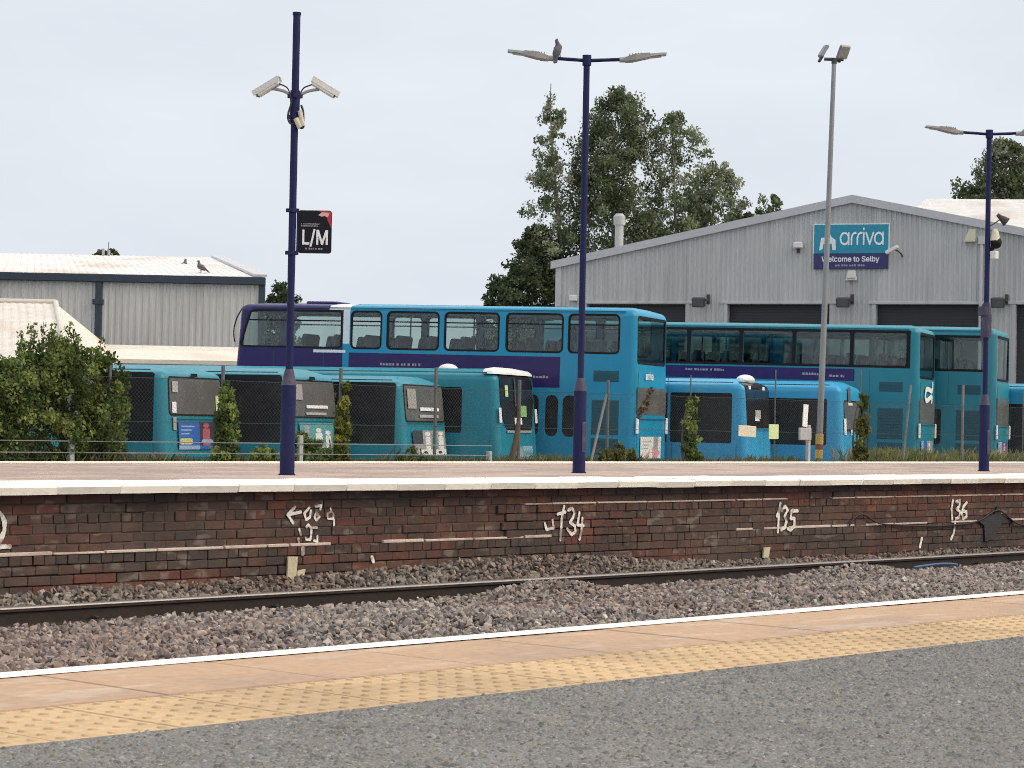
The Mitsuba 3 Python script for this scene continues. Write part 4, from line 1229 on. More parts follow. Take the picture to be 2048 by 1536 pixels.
DG = 'double-deck buses standing among the single-deckers'
Z0, Z1 = 3.38, 4.26
ups = [win(-6.84, -6.06, Z0, Z1), win(-5.95, -4.66, Z0, Z1), win(-4.55, -3.22, Z0, Z1), win(-3.08, -1.72, Z0, Z1), win(-1.62, -.42, Z0, Z1)]
fr = Polygon([(-9.66, Z0), (-9.40, Z1 - .03), (-9.25, Z1), (-7.04, Z1), (-7.04, Z0)]).buffer(-.10).buffer(.10, quad_segs=4)
ups.append(fr)
lows = [win(-2.10, -1.80, 1.55, 2.46, .14), win(-1.70, -1.36, 1.55, 2.46, .14)] + [win(-3.6 - 1.5 * i, -2.25 - 1.5 * i, 1.55, 2.46, .14) for i in range(4)]
d1, dt1 = double(-14.56, 47.87, 9.95, 4.44, 'bus_blue', 'blue double-deck bus with a purple front end, towering over the row of teal buses', DG, ups, lows, purple_to=-7.02, band=(-6.86, -1.78, 2.62, 3.30),
                 rows=[(sbox(0, 0, 1, 1), Wh), (sbox(.62, .25, .85, 1), Gy), (print_lines(.1, .5, .75, 3, .15, .04), Gy), (Polygon([(.2, .1), (.6, .5), (.95, .3), (.8, 0), (.3, 0)]), Pk), (person_shape(.5, .45, .16), Wh)])
obj('wiper', tube(smooth_path([(-9.93, .35, 3.50), (-9.97, .35, 3.75), (-9.88, .35, 4.1), (-9.72, .35, 4.34)]), .014, 6), 'black', d1, dt1, smooth=True)
obj('roof_hatch', bx(-8.35, -7.55, .8, 1.6, 4.42, 4.50, .03), 'bus_purple', d1, dt1)
obj('front_panel', bx(-7.75, -6.95, -.012, .004, 3.29, 3.355), 'bus_white', d1, dt1, label='white flash under the rear of the purple section')
band = [win(-8.9, -7.35, 3.42, 4.22, .05), win(-7.25, -5.9, 3.42, 4.22, .05), win(-5.8, -4.55, 3.42, 4.22, .05), win(-4.45, -3.2, 3.42, 4.22, .05), win(-3.1, -1.75, 3.42, 4.22, .05), win(-1.65, -.36, 3.42, 4.22, .05)]
lows2 = [win(-1.4 - 1.5 * i - 1.3, -1.4 - 1.5 * i, 1.5, 2.4, .08) for i in range(5)]
adv2 = [(sbox(0, 0, 1, 1), LB), (sbox(.55, 0, 1, 1), Gy), (sbox(.2, .3, .5, 1), Bl), (person_shape(.7, .9, .2), Wh), (rrect(.1, .5, .05, .25, .05), Wh)]
d2, dt2 = double(-9.84, 55.98, 10.2, 4.44, 'bus_teal', 'teal double-deck bus in front of the right depot doors, second double-decker from the left', DG, band, lows2, band=(-9.5, -1.62, 3.02, 3.32), dark_band=True, rear_up=(.16, 2.34, 3.12, 4.26), rear_low=(.12, 2.30, 2.02, 2.62), rows=adv2, pitch=.6, fleet=False)
d3, dt3 = double(-8.36, 58.68, 10.2, 4.52, 'bus_teal', 'teal double-deck bus behind the right lamp post, rightmost of the double-deckers', DG, band, lows2, band=(-9.5, -2.4, 3.02, 3.32), dark_band=True, rear_up=(.16, 2.34, 3.14, 4.30), rear_low=(.12, 2.30, 2.02, 2.72), rows=[(sbox(0, 0, 1, 1), Pu), (sbox(0, .2, .4, 1), LB), (person_shape(.68, .95, .2), Pk), (person_shape(.9, .8, .2), Rd), (rrect(.05, .45, .02, .25, .05), Wh)], pitch=.6, fleet=False)
for d_, dt_, hh in ((d2, dt2, 4.44), (d3, dt3, 4.52)):
    obj('glazing_band', tm(prism(sbox(-9.0, 3.36, -.26, 4.28).difference(shapely.union_all(band)), 'y', -.006, .004)), 'black', d_, dt_)
# curled fleet emblem on the rear of the second double-decker
em = LineString(smooth_path([(1.78, 3.02), (1.76, 2.88), (1.45, 2.86), (1.05, 2.88), (.80, 2.80), (.78, 2.68), (1.05, 2.60), (1.7, 2.58)])).buffer(.06)
obj('emblem', tm(prism(em, 'x', .0, .006)), 'sign_white', d2, dt2, label='pale curled emblem under the rear window')

# ================================================================== DEPOT
dep = thing('bus_depot', 'grey corrugated bus depot with a low pitched gable and dark roller doors', 'building')
DB = 75.0
dtw = yard_at(0, DB)
AL, AR, AM = -25.7, -5.2, -15.47
EAVE, RIDGE = 7.22, 9.32
doors = [(-24.62, -21.1), (-19.65, -16.17), (-14.63, -11.01), (-10.1, -6.5)]


def gable(a):
    return EAVE + (RIDGE - EAVE) * (1 - abs(a - AM) / (AM - AL))


def corrugated(x0, x1, bottom, top, pitch=0.2, amp=0.028, extra=()):
    """Trapezoid cladding in the plane y = 0; bottom and top are functions of x."""
    ks = []
    x = x0
    while x < x1:
        for f, y in ((0, 0), (.30, 0), (.42, -amp), (.80, -amp), (.94, 0)):
            if x + f * pitch <= x1:
                ks.append((x + f * pitch, y))
        x += pitch
    ks = np.array(sorted(ks))
    for e in extra:
        i = np.argmin(abs(ks[:, 0] - e))
        ks[i, 0] = e
    V, F = [], []
    for (xa, ya), (xb, yb) in zip(ks[:-1], ks[1:]):
        m = (xa + xb) / 2
        n = len(V)
        V += [[xa, ya, bottom(m)], [xb, yb, bottom(m)], [xb, yb, top(xb)], [xa, ya, top(xa)]]
        F += [[n, n + 1, n + 2], [n, n + 2, n + 3]]
    return trimesh.Trimesh(V, F, process=False)


def door_bottom(m):
    return 5.97 if any(a < m < b for a, b in doors) else 0.0


obj('front_wall', corrugated(AL, AR, door_bottom, gable, pitch=.165, extra=[v for d in doors for v in d]), 'cladding_grey', dep, dtw)
for a, b in doors:
    sl = cat([bx(a - .1, b + .1, .30, .34, 0, 6.0)] + [bx(a, b, .27, .31, z, z + .07) for z in np.arange(4.9, 5.95, .1)])
    obj('roller_door', sl, 'door_dark', dep, dtw)
    obj('door_head', cat([bx(a - .25, b + .25, -.07, .3, 5.955, 6.05, .01)]), 'cladding_grey', dep, dtw)
    obj('door_jamb', bx(a - .12, a, -.05, .3, 0, 5.95), 'cladding_grey', dep, dtw)
    obj('door_jamb', bx(b, b + .12, -.05, .3, 0, 5.95), 'cladding_grey', dep, dtw)


def slope_box(xa, za, xb, zb, y0, y1, dz0, dz1):
    v = [[x, y, z + d] for (x, z) in ((xa, za), (xb, zb)) for y in (y0, y1) for d in (dz0, dz1)]
    return tm(m3.Manifold.hull_points(np.array(v)))


sl_ = (RIDGE - EAVE) / (AM - AL)
obj('verge_trim', cat([slope_box(AL - .22, EAVE - .22 * sl_, AM, RIDGE, -.13, .06, -.02, .24), slope_box(AM, RIDGE, AR + .2, gable(AR) - .2 * sl_, -.13, .06, -.02, .24)]), 'trim_grey', dep, dtw)
obj('roof', cat([slope_box(AL - .22, EAVE - .22 * sl_, AM, RIDGE, .06, 42, .06, .16), slope_box(AM, RIDGE, AR + .2, gable(AR) - .2 * sl_, .06, 42, .06, .16)]), 'old_roof', dep, dtw)
obj('side_wall', cat([bx(AL, AL + .1, .05, 42, 0, EAVE), bx(AR - .1, AR, .05, 42, 0, gable(AR))]), 'cladding_grey', dep, dtw)
obj('rear_wall', bx(AL, AR, 41.9, 42, 0, EAVE), 'cladding_grey', dep, dtw)
obj('corner_flashing', bx(AL - .06, AL + .14, -.06, .1, 0, EAVE), 'trim_grey', dep, dtw)
obj('downpipe', cat([cyl((-11.22, -.09, 0), (-11.22, -.09, 8.0), .055, n=10), bx(-11.32, -11.12, -.16, 0, 7.9, 8.15)]), 'trim_grey', dep, dtw, smooth=30)
fl_ = thing('roof_flue', 'galvanised flue pipe with a cowl rising above the left roof slope of the depot', 'flue')
obj('pipe', cat([cyl((-24.2, 2.2, 7.2), (-24.2, 2.2, 9.15), .15, n=18)]), 'galv_light', fl_, dtw, smooth=30)
obj('cowl', cat([cyl((-24.2, 2.2, 8.85), (-24.2, 2.2, 9.15), .20, .21, 18), cyl((-24.2, 2.2, 9.15), (-24.2, 2.2, 9.25), .21, .12, 18)]), 'galv_light', fl_, dtw, smooth=30)

sg = thing('depot_sign', 'turquoise and navy depot sign reading arriva, Welcome to Selby', 'sign')
SX0, SX1 = -16.72, -14.24
obj('upper_panel', bx(SX0, SX1, -.10, -.05, 7.625, 8.58, .004), 'sign_cyan', sg, dtw)
obj('lower_panel', bx(SX0, SX1, -.10, -.05, 7.12, 7.615, .004), 'sign_navy', sg, dtw)
obj('border', cat([bx(SX0 - .03, SX1 + .03, -.09, -.04, 8.58, 8.61), bx(SX0 - .03, SX0, -.09, -.04, 7.62, 8.58), bx(SX1, SX1 + .03, -.09, -.04, 7.62, 8.58)]), 'sign_white', sg, dtw)


def round_word(h, x0, z0, w):
    """The word arriva in even round strokes."""
    t = .085
    o = lambda cx, cy, r: [(cx + r * math.cos(a), cy + r * math.sin(a)) for a in np.linspace(0, 2 * math.pi, 25)]
    L_ = []
    cx = 0.0
    def a_(x):
        return [o(x + .23, .23, .23), [(x + .46, .46), (x + .46, 0)]]
    def r_(x):
        return [[(x, 0), (x, .26), (x + .05, .40), (x + .16, .46), (x + .24, .46)]]
    L_ += a_(0); L_ += r_(.62); L_ += r_(.95); L_ += [[(1.30, 0), (1.30, .46)], [(1.30, .60), (1.30, .64)]]
    L_ += [[(1.44, .46), (1.64, 0), (1.84, .46)]]; L_ += a_(1.92)
    g = shapely.union_all([LineString(l).buffer(t / 2, quad_segs=4) for l in L_])
    s = w / 2.40
    return affinity.translate(affinity.scale(g, s, h / .46, origin=(0, 0)), x0, z0)


obj('lettering', tm(prism(round_word(.37, -15.83, 7.93, 1.42), 'y', -.106, -.099)), 'sign_white', sg, dtw)
mk = [[(0, 0), (.16, .52), (.36, .66), (.62, .50), (.66, .40), (.50, .44), (.48, .05), (.36, .0), (.34, .30), (.22, .32), (.20, .08), (.10, -.05)]]
obj('emblem', tm(prism(affinity.translate(Polygon([(0, .0), (.06, .42), (.20, .44), (.30, .62), (.42, .44), (.54, .36), (.56, .02), (.44, .02), (.42, .24), (.32, .20), (.28, .30), (.20, .22), (.14, .24), (.12, .06)]), -16.54, 7.72), 'y', -.106, -.099)), 'sign_white', sg, dtw, label='white two-arrow emblem left of the word')
m = lettering('Welcome to Selby', .17, -16.46, 7.36, 1.93, y=-.106, bold=True, depth=.006)
obj('lettering', m, 'sign_white', sg, dtw)
rng = np.random.default_rng(9)
m = dashes(-16.0, -15.0, 7.20, .065, rng)
m.apply_translation([0, -.101, 0])
obj('small_print', m, 'sign_grey', sg, dtw)

k = thing('wall_light', 'white box light on the depot gable left of the sign', 'wall light')
obj('case', bx(-17.38, -17.10, -.30, -.05, 7.80, 8.0, .03), 'white_plastic', k, dtw)
obj('bracket', bx(-17.28, -17.2, -.14, -.03, 7.66, 7.82), 'grey_dark', k, dtw)
k = thing('alarm_box', 'white alarm box under the sign on the depot gable', 'alarm box')
obj('case', tm(m3.Manifold.hull_points(np.array([[x, y, z] for x, z in ((-15.62, 6.74), (-15.26, 6.74), (-15.55, 7.06), (-15.33, 7.06)) for y in (-.18, -.03)]))), 'white_plastic', k, dtw)
obj('strip', bx(-15.58, -15.30, -.185, -.18, 6.76, 6.82), 'sign_grey', k, dtw)
k = thing('security_camera', 'white bullet camera on a bracket at the lower right corner of the depot sign', 'security camera')
obj('housing', rot(bx(-.24, .22, -.45, -.33, -.06, .06, .02), -28, [0, 1, 0]).apply_translation([-14.06, 0, 7.72]), 'white_plastic', k, dtw)
obj('arm', tube(smooth_path([(-13.80, -.03, 7.52), (-13.78, -.2, 7.56), (-13.86, -.36, 7.66), (-13.98, -.38, 7.72)]), .025, 8), 'grey_dark', k, dtw, smooth=True)
k = thing('wall_light', 'cream wedge light on the depot gable beside the right lamp post', 'wall light')
obj('case', tm(m3.Manifold.hull_points(np.array([[x, y, z] for x, z in ((-11.78, 7.98), (-11.42, 7.98), (-11.6, 8.38), (-11.42, 8.38)) for y in (-.22, -.03)]))), 'cream_plastic', k, dtw)
k = thing('wall_light', 'small pale box light near the left corner of the depot', 'wall light')
obj('case', bx(-25.22, -24.95, -.16, -.03, 7.0 - .95, 7.2 - .95, .02), 'white_plastic', k, dtw)
for x, lab in ((-20.52, 'dark floodlight between the first and second depot doors'), (-15.62, 'dark floodlight between the second and third depot doors'), (-10.6, 'dark floodlight right of the third depot door, behind the right lamp post')):
    k = thing('floodlight', lab, 'floodlight', 'floodlights above the depot doors')
    fb = rot(bx(x - .24, x + .20, -.52, -.34, 5.84, 6.16, .03), 14, [1, 0, 0], (x, -.4, 6.0))
    obj('case', fb, 'grey_dark', k, dtw)
    obj('lens', rot(bx(x - .2, x + .16, -.535, -.525, 5.88, 6.12), 14, [1, 0, 0], (x, -.4, 6.0)), 'pane_dusty', k, dtw)
    obj('bracket', cat([bx(x + .17, x + .24, -.45, -.02, 6.04, 6.10), bx(x + .15, x + .26, -.06, -.03, 5.95, 6.28)]), 'grey_dark', k, dtw)

# second shed behind the depot's right side: only its pale roof shows
rs = thing('rear_shed', 'pale roofed shed showing above the right roof slope of the depot', 'building')
rtw = yard_at(0, 96.0)
obj('roof', tm(m3.Manifold.hull_points(np.array([[-18.4, 0, 10.0], [8, 0, 9.6], [-18.4, 0, 10.12], [8, 0, 9.75], [-17.9, 7, 12.05], [8, 7, 11.5], [-17.9, 7, 12.2], [8, 7, 11.7]]))), 'old_roof', rs, rtw)
obj('wall', bx(-17.9, 7.5, .4, 13, 0, 9.6), 'cladding_warm', rs, rtw)

# ================================================================== SHEDS ON THE LEFT (frame: x to the right, square to the view; y away)
def vtw(r, f, z=0.0):
    p = RGT * r + FWD * f
    return T().translate([float(p[0]), float(p[1]), z]).rotate([0, 0, 1], AZ)


ls = thing('corrugated_shed', 'long grey corrugated shed with dark blue gutter and pale roof, on the left', 'building')
st = vtw(0, 75)
SE = 6.02
obj('front_wall', corrugated(-30, -8.25, lambda m: YARD, lambda x: SE - .1, pitch=.22, amp=.03), 'cladding_warm', ls, st)
obj('gutter', bx(-30, -8.1, -.22, .02, SE - .22, SE + .04, .02), 'trim_blue', ls, st)
obj('downpipe', cat([bx(-13.63, -13.42, -.16, -.03, YARD, SE - .2, .02), bx(-13.70, -13.36, -.2, -.03, SE - .95, SE - .78, .01)]), 'trim_blue', ls, st)
obj('corner_trim', bx(-8.32, -8.12, -.08, .12, YARD, SE - .2), 'trim_blue', ls, st)


def roof_sheet(p00, p10, p11, p01, pitch=.25, amp=.016):
    """Corrugated roof between an eave p00-p10 and a ridge p01-p11 (ribs run up the slope)."""
    p00, p10, p11, p01 = [np.array(p, float) for p in (p00, p10, p11, p01)]
    n = int(np.linalg.norm(p10 - p00) / pitch * 4)
    up = np.cross(p10 - p00, p01 - p00)
    up /= np.linalg.norm(up)
    V, F = [], []
    for i in range(n + 1):
        t = i / n
        o = up * (amp if i % 4 in (2, 3) else 0)
        V += [p00 + (p10 - p00) * t + o, p01 + (p11 - p01) * t + o]
        if i:
            k = 2 * i
            F += [[k - 2, k, k + 1], [k - 2, k + 1, k - 1]]
    return trimesh.Trimesh(np.array(V), np.array(F), process=False)


obj('roof', roof_sheet((-30, -.1, SE + .03), (-8.15, -.1, SE + .03), (-10.75, 8, 7.22), (-30, 8, 7.22)), 'old_roof', ls, st)
obj('hip_roof', trimesh.Trimesh([[-8.15, -.1, SE + .03], [-10.4, 16, SE + .03], [-10.75, 8, 7.22]], [[0, 1, 2]], process=False), 'trim_grey', ls, st)
obj('verge_trim', tm(m3.Manifold.hull_points(np.array([[-8.05, -.12, SE + .05], [-8.45, -.12, SE + .05], [-10.95, 8, 7.22], [-10.5, 8, 7.22], [-8.05, -.12, SE + .13], [-8.45, -.12, SE + .13], [-10.95, 8, 7.30], [-10.5, 8, 7.30]]))), 'trim_grey', ls, st)
obj('side_wall', tm(m3.Manifold.hull_points(np.array([[r_, f_, z_] for r_, f_ in ((-8.3, .1), (-8.2, .1), (-10.6, 16), (-10.5, 16)) for z_ in (YARD, SE)]))), 'cladding_warm', ls, st)
k = thing('roof_cowl', 'tiny pale roof vents on the ridge of the corrugated shed', 'vent')
scene[k] = mikit.ply(cat([cyl((-14.8, 7.7, 7.2), (-14.8, 7.7, 7.42), .05, n=8), cyl((-14.6, 7.7, 7.2), (-14.6, 7.7, 7.40), .05, n=8)]), 'galv_light')
scene[k]['to_world'] = st
ps = thing('low_shed', 'low shed with a pale pinkish corrugated hipped roof behind the large bush', 'building')
pt = vtw(0, 58)
obj('roof', roof_sheet((-24, 0, 2.70), (-11.2, 0, 2.70), (-12.75, 6, 4.56), (-24, 6, 4.56), pitch=.25, amp=.014), 'pink_roof', ps, pt)
obj('hip_roof', trimesh.Trimesh([[-11.2, 0, 2.70], [-11.2, 12, 2.70], [-12.75, 6, 4.56]], [[0, 1, 2]], process=False), 'pink_roof', ps, pt)
obj('hip_cap', tube([(-11.2, 0, 2.73), (-12.75, 6, 4.60)], .07, 8), 'cream_roof', ps, pt)
obj('ridge_cap', tube([(-24, 6, 4.60), (-12.75, 6, 4.60)], .07, 8), 'cream_roof', ps, pt)
obj('wall', cat([bx(-24, -11.4, .3, .5, YARD, 2.7), bx(-11.6, -11.4, .5, 12, YARD, 2.7)]), 'cladding_warm', ps, pt)
cs = thing('flat_roof_annex', 'long low annex with a cream roof edge in front of the corrugated shed', 'building')
ct = vtw(0, 66)
obj('roof', tm(m3.Manifold.hull_points(np.array([[x, y, z + d] for x in (-14.5, -4.5) for y, z in ((0, 3.10), (2.2, 3.46), (6, 3.48)) for d in (0, -.12)]))), 'cream_roof', cs, ct)
obj('fascia', bx(-14.5, -4.5, 2.05, 2.2, 3.42, 3.56), 'coping', cs, ct)
obj('wall', bx(-14.4, -4.6, .2, 5.8, YARD, 3.08), 'cladding_warm', cs, ct)

pr = np.array([48.97, 58.95])
pigeon((51.15, 62.45, 6.56), 20, 'grey pigeon on the slope of the corrugated shed roof, upper of the two', s=1.5, up=.1)
pigeon((49.05, 58.99, 6.24), 160, 'grey pigeon on the gutter of the corrugated shed, lower of the two', s=1.5, up=.1)

# ================================================================== YARD LAMP MAST
ym = thing('floodlight_mast', 'tall thin grey mast with two floodlights and a yellow banded foot, in the bus yard', 'lamp post')
p0, p1 = np.array([34.42, 24.02, YARD]), np.array([34.50, 23.86, 8.18])
d = (p1 - p0)
obj('shaft', tm(m3.Manifold.batch_hull([m3.Manifold.cylinder(.02, .064, .064, 16).translate(p0), m3.Manifold.cylinder(.02, .04, .04, 16).translate(p1)])), 'galv', ym, smooth=30)
for z0, z1, mt in ((.98, 1.14, 'yellow_band'), (1.14, 1.24, 'red_band'), (1.24, 1.42, 'yellow_band')):
    q0, q1 = p0 + d * ((z0 - YARD) / d[2]), p0 + d * ((z1 - YARD) / d[2])
    obj('band', cyl(q0, q1, .072, n=16), mt, ym, smooth=30)
RR = lambda r, f, z: tuple(p1 + RGT * r + FWD * f + np.array([0, 0, z]))
obj('crossarm', cat([tube([RR(-.18, 0, .03), RR(.17, 0, .03)], .03, 8), cyl(RR(0, 0, -.05), RR(0, 0, .05), .05, n=12)]), 'grey_dark', ym, smooth=30)
turn = trimesh.transformations.rotation_matrix(math.radians(AZ), [0, 0, 1])


def flood(r, deg, w, yaw):
    w *= .8
    fl = bx(-.03, .05, -w / 2, w / 2, -.18, .18, .025)
    gl = bx(.052, .058, -w / 2 + .02, w / 2 - .02, -.155, .155)
    br = cat([bx(-.06, .0, -.04, .04, -.30, -.10, .006)])
    out = []
    for m_ in (fl, gl, br):
        m_.apply_scale(.72)
        m_ = rot(m_, deg, [0, 1, 0])
        m_.apply_transform(trimesh.transformations.rotation_matrix(math.radians(yaw), [0, 0, 1]))
        m_.apply_transform(turn)
        m_.apply_translation(RR(r, 0, .17))
        out.append(m_)
    obj('floodlight', out[0], 'galv', ym)
    obj('floodlight_glass', out[1], 'lamp_grey', ym)
    obj('floodlight_bracket', out[2], 'grey_dark', ym)


flood(-.19, -32, .26, 200)
flood(.16, 30, .40, -60)

# ================================================================== VEGETATION
def foliage(rng, cl, per, leaf, tones, droop=0.0, squash=(1, 1, 1), dark_low=0.0):
    """Leaves in clusters: cl = (x, y, z, radius)."""
    pts, cols = [], []
    for (x, y, z, r) in cl:
        n = max(8, int(per * rng.uniform(.6, 1.3)))
        u = rng.normal(size=(n, 3))
        u /= np.linalg.norm(u, axis=1, keepdims=True)
        rad = rng.random(n) ** .45
        p = u * rad[:, None] * r * np.array(squash)
        if droop:
            p[:, 2] -= droop * r * (rng.random(n) ** 2)
        pts.append(p + [x, y, z])
        t = tones[rng.integers(len(tones))] * rng.uniform(.72, 1.28)
        cols.append(np.clip(t * rng.uniform(.75, 1.3, (n, 1)), 0, 1))
    pts, cols = np.vstack(pts), np.vstack(cols)
    v, f = leaves(rng, pts, leaf, droop=droop)
    return trimesh.Trimesh(v, f, process=False), np.repeat(cols, 4, 0)


BIRCH = np.array([[.18, .22, .12], [.145, .185, .10], [.23, .265, .165], [.125, .16, .085], [.34, .36, .27]])
DARKG = np.array([[.10, .13, .07], [.085, .11, .06], [.13, .16, .085]])


def tree(name, label, a, b, base, top, prof, ncl, per, leaf, tones, seed, cr, group=None, bark='bark', droop=.5, lean=0.0, trunk_r=.16, limbs=18, core=.35):
    """prof: list of (height fraction, half width across, shift). Clusters fill the outline, more towards the outside, with gaps."""
    rng = np.random.default_rng(seed)
    k = thing(name, label, 'tree', group)
    H = top - base
    fr = np.array(prof)
    cl = []
    tries = 0
    while len(cl) < ncl and tries < ncl * 30:
        tries += 1
        t = rng.random()
        w = np.interp(t, fr[:, 0], fr[:, 1])
        sh = np.interp(t, fr[:, 0], fr[:, 2])
        if rng.random() > (w / fr[:, 1].max()) ** .8:
            continue
        ang = rng.uniform(0, 2 * math.pi)
        rr = w * math.sqrt(rng.uniform(core ** 2, 1.0)) * (rng.uniform(.75, 1.1) if rng.random() < .86 else rng.uniform(1.1, 1.4))
        x, y, z = sh + rr * math.cos(ang), rr * .8 * math.sin(ang), base + H * t
        if meshkit.noise(np.array([[x * .55 + seed, y * .55, z * .38]]), seed)[0] < .33:
            continue
        cl.append((x, y, z, cr * rng.uniform(.55, 1.2) * (.55 + .45 * min(1, w / 1.5))))
    m, c = foliage(rng, cl, per, leaf, tones, droop=droop, squash=(1, 1, .85))
    tw = yard_at(a, b)
    obj('crown', m, 'leaf', k, tw, color=c)
    tk = [tube(smooth_path([(0, 0, 0), (.1, .05, base * .5 + .3), (np.interp(.3, fr[:, 0], fr[:, 2]), .05, base + H * .3), (np.interp(.8, fr[:, 0], fr[:, 2]), 0, base + H * .8), (np.interp(1, fr[:, 0], fr[:, 2]), 0, top - .1)], 6), np.linspace(trunk_r, .02, 25), 8)]
    obj('trunk', cat(tk), bark, k, tw, smooth=True)
    lb = []
    for (x, y, z, r) in [cl[i] for i in rng.choice(len(cl), min(limbs, len(cl)), replace=False)]:
        sh = np.interp((z - base) / H, fr[:, 0], fr[:, 2])
        z0 = z - .35 * math.hypot(x - sh, y) - .5
        x0 = np.interp((z0 - base) / H, fr[:, 0], fr[:, 2])
        obj('limb', tube(smooth_path([(x0, 0, z0), ((x0 + x) / 2, y / 2, (z0 + z) / 2 + .15), (x, y, z)], 3), np.linspace(.05, .012, 7), 5), bark, k, tw, smooth=True)
    return k


TG = None
tree('birch_tree', 'slender pointed birch left of the middle lamp post, sky showing through it', -34.3, 98.9, 5.0, 17.4, [(0, 1.9, .7), (.25, 2.0, .6), (.45, 1.75, .4), (.6, 1.35, .15), (.75, .8, 0), (.88, .45, -.05), (1, .08, -.1)], 250, 70, .14, BIRCH, 31, .40, droop=.7)
tree('birch_tree', 'broad dense birch right of the middle lamp post, tallest behind the depot', -31.6, 100.1, 5.0, 17.2, [(0, 2.6, 0), (.3, 2.6, 0), (.55, 2.3, 0), (.72, 2.15, -.1), (.86, 1.6, -.1), (.95, .9, 0), (1, .3, .1)], 640, 95, .145, BIRCH * .85, 32, .52, trunk_r=.2, droop=.6)
tree('birch_tree', 'thinner birch at the right of the clump with bright gaps in its crown', -29.2, 101.0, 5.0, 16.2, [(0, 2.5, .3), (.3, 2.4, .3), (.55, 2.0, .2), (.75, 1.9, .1), (.9, 1.25, 0), (1, .35, 0)], 380, 75, .14, BIRCH, 33, .44, droop=.7)
tree('birch_tree', 'lower spreading birch with a feathery right edge, next to the sloping depot roof', -27.8, 101.8, 5.0, 13.9, [(0, 2.2, .2), (.4, 2.1, .2), (.7, 1.8, .3), (.9, 1.2, .5), (1, .4, .7)], 320, 75, .14, BIRCH, 34, .42, droop=.7)
tree('poplar_tree', 'small dark tree with upright shoots over the depot roof, right of the birches', -25.9, 102.4, 6, 12.3, [(0, 2.2, 0), (.6, 2.0, 0), (.8, 1.5, .4), (.92, .8, .9), (1, .3, .9)], 190, 55, .18, DARKG * 1.1, 35, .36, droop=-.4)
tree('broadleaf_tree', 'dark round low tree at the left foot of the birches', -35.1, 98.5, 3.0, 10.7, [(0, 1.9, 0), (.4, 2.0, 0), (.7, 1.6, .2), (.9, .95, .4), (1, .3, .4)], 420, 70, .18, DARKG, 36, .46, droop=0)
tree('broadleaf_tree', 'darkest lowest shrubby tree at the far left end of the tree clump', -36.5, 98.2, 3.0, 8.7, [(0, 1.2, 0), (.5, 1.1, 0), (.8, .65, 0), (1, .2, 0)], 150, 60, .18, DARKG * .9, 37, .4, droop=0)
tree('broadleaf_tree', 'green tree behind the right lamp post at the right edge', -15.9, 111.0, 7.0, 15.8, [(0, 2.4, 0), (.4, 2.3, 0), (.65, 2.0, 0), (.85, 1.3, .2), (1, .35, .4)], 430, 65, .19, BIRCH * .85, 38, .48)
tree('broadleaf_tree', 'sparser tree at the right edge with pale gaps', -13.6, 111.8, 7.0, 15.8, [(0, 2, 0), (.5, 1.7, 0), (.85, 1.0, 0), (1, .3, 0)], 200, 55, .19, BIRCH, 39, .45)
tree('broadleaf_tree', 'small dark treetop between the corrugated shed and the left pole', -52.5, 108.5, 4.0, 8.75, [(0, 1.1, 0), (.6, 1.05, 0), (.85, .8, 0), (1, .3, .2)], 170, 60, .2, DARKG * .75, 40, .42, droop=0)
tree('broadleaf_tree', 'tiny dark treetop peeping over the corrugated shed roof', -61.0, 105.4, 6.0, 10.9, [(0, 1.2, 0), (.7, .9, 0), (.9, .6, .1), (1, .2, .1)], 130, 60, .18, DARKG * .9, 41, .34, droop=0)

IVY = np.array([[.12, .17, .055], [.09, .13, .048], [.165, .22, .075], [.24, .29, .10], [.065, .09, .036]])


def bush(name, label, outline, depth, ncl, per, leaf, tones, seed, y, cr, cat_='bush', droop=.15):
    """A bush whose clusters fill an outline of (x along the fence, z) with a rounded depth."""
    rng = np.random.default_rng(seed)
    k = thing(name, label, cat_)
    poly = Polygon(outline)
    x0, z0, x1, z1 = poly.bounds
    cl = []
    while len(cl) < ncl:
        x, z = rng.uniform(x0, x1), rng.uniform(z0, z1)
        pt = shapely.Point(x, z)
        if not poly.contains(pt):
            continue
        e = min(1, poly.exterior.distance(pt) / (cr * 2.2))
        cl.append((x, y + depth * e * rng.uniform(-1, 1), z, cr * rng.uniform(.5, 1.2)))
    m, c = foliage(rng, cl, per, leaf, tones, droop=droop)
    obj('foliage', m, 'leaf', k, color=c)
    st_ = []
    for i in range(5):
        xx = x0 + (x1 - x0) * (i + .5) / 5
        xt = (x0 + x1) / 2 + (xx - (x0 + x1) / 2) * .8
        zt = z1 - .25 * (z1 - z0)
        st_.append(tube(smooth_path([((x0 + x1) / 2 + (xx - (x0 + x1) / 2) * .5, y, z0 - .3), (xx, y + .05, (z0 + zt) / 2), (xt, y, zt)], 4), np.linspace(.03, .008, 9), 6))
    obj('stem', cat(st_), 'bark_dark', k, smooth=True)
    return k


bush('large_bush', 'large dense green ivy bush at the left edge, on the back of the far platform',
     [(15.2, .95), (15.2, 2.30), (15.9, 2.14), (16.4, 2.18), (16.75, 2.32), (17.0, 2.44), (17.2, 2.30), (17.55, 2.38), (17.75, 2.28), (17.85, 2.12), (17.95, 2.10), (18.02, 1.9), (18.02, 1.7), (17.96, 1.4), (17.98, 1.05), (17.85, .93)], .32, 420, 120, .055, IVY, 51, 23.12, .16)
rng = np.random.default_rng(52)
sp_ = []
cl_ = []
for i in range(22):
    x = rng.uniform(16.4, 17.8)
    zt = 2.25 + rng.uniform(.1, .36)
    y = 23.12 + rng.uniform(-.2, .2)
    sp_.append(tube(smooth_path([(x - .05, y, 2.1), (x, y, 2.35), (x + rng.uniform(-.06, .06), y, zt)], 3), .005, 4))
    for t in np.linspace(2.2, zt, 7):
        cl_.append((x, y, t, .05))
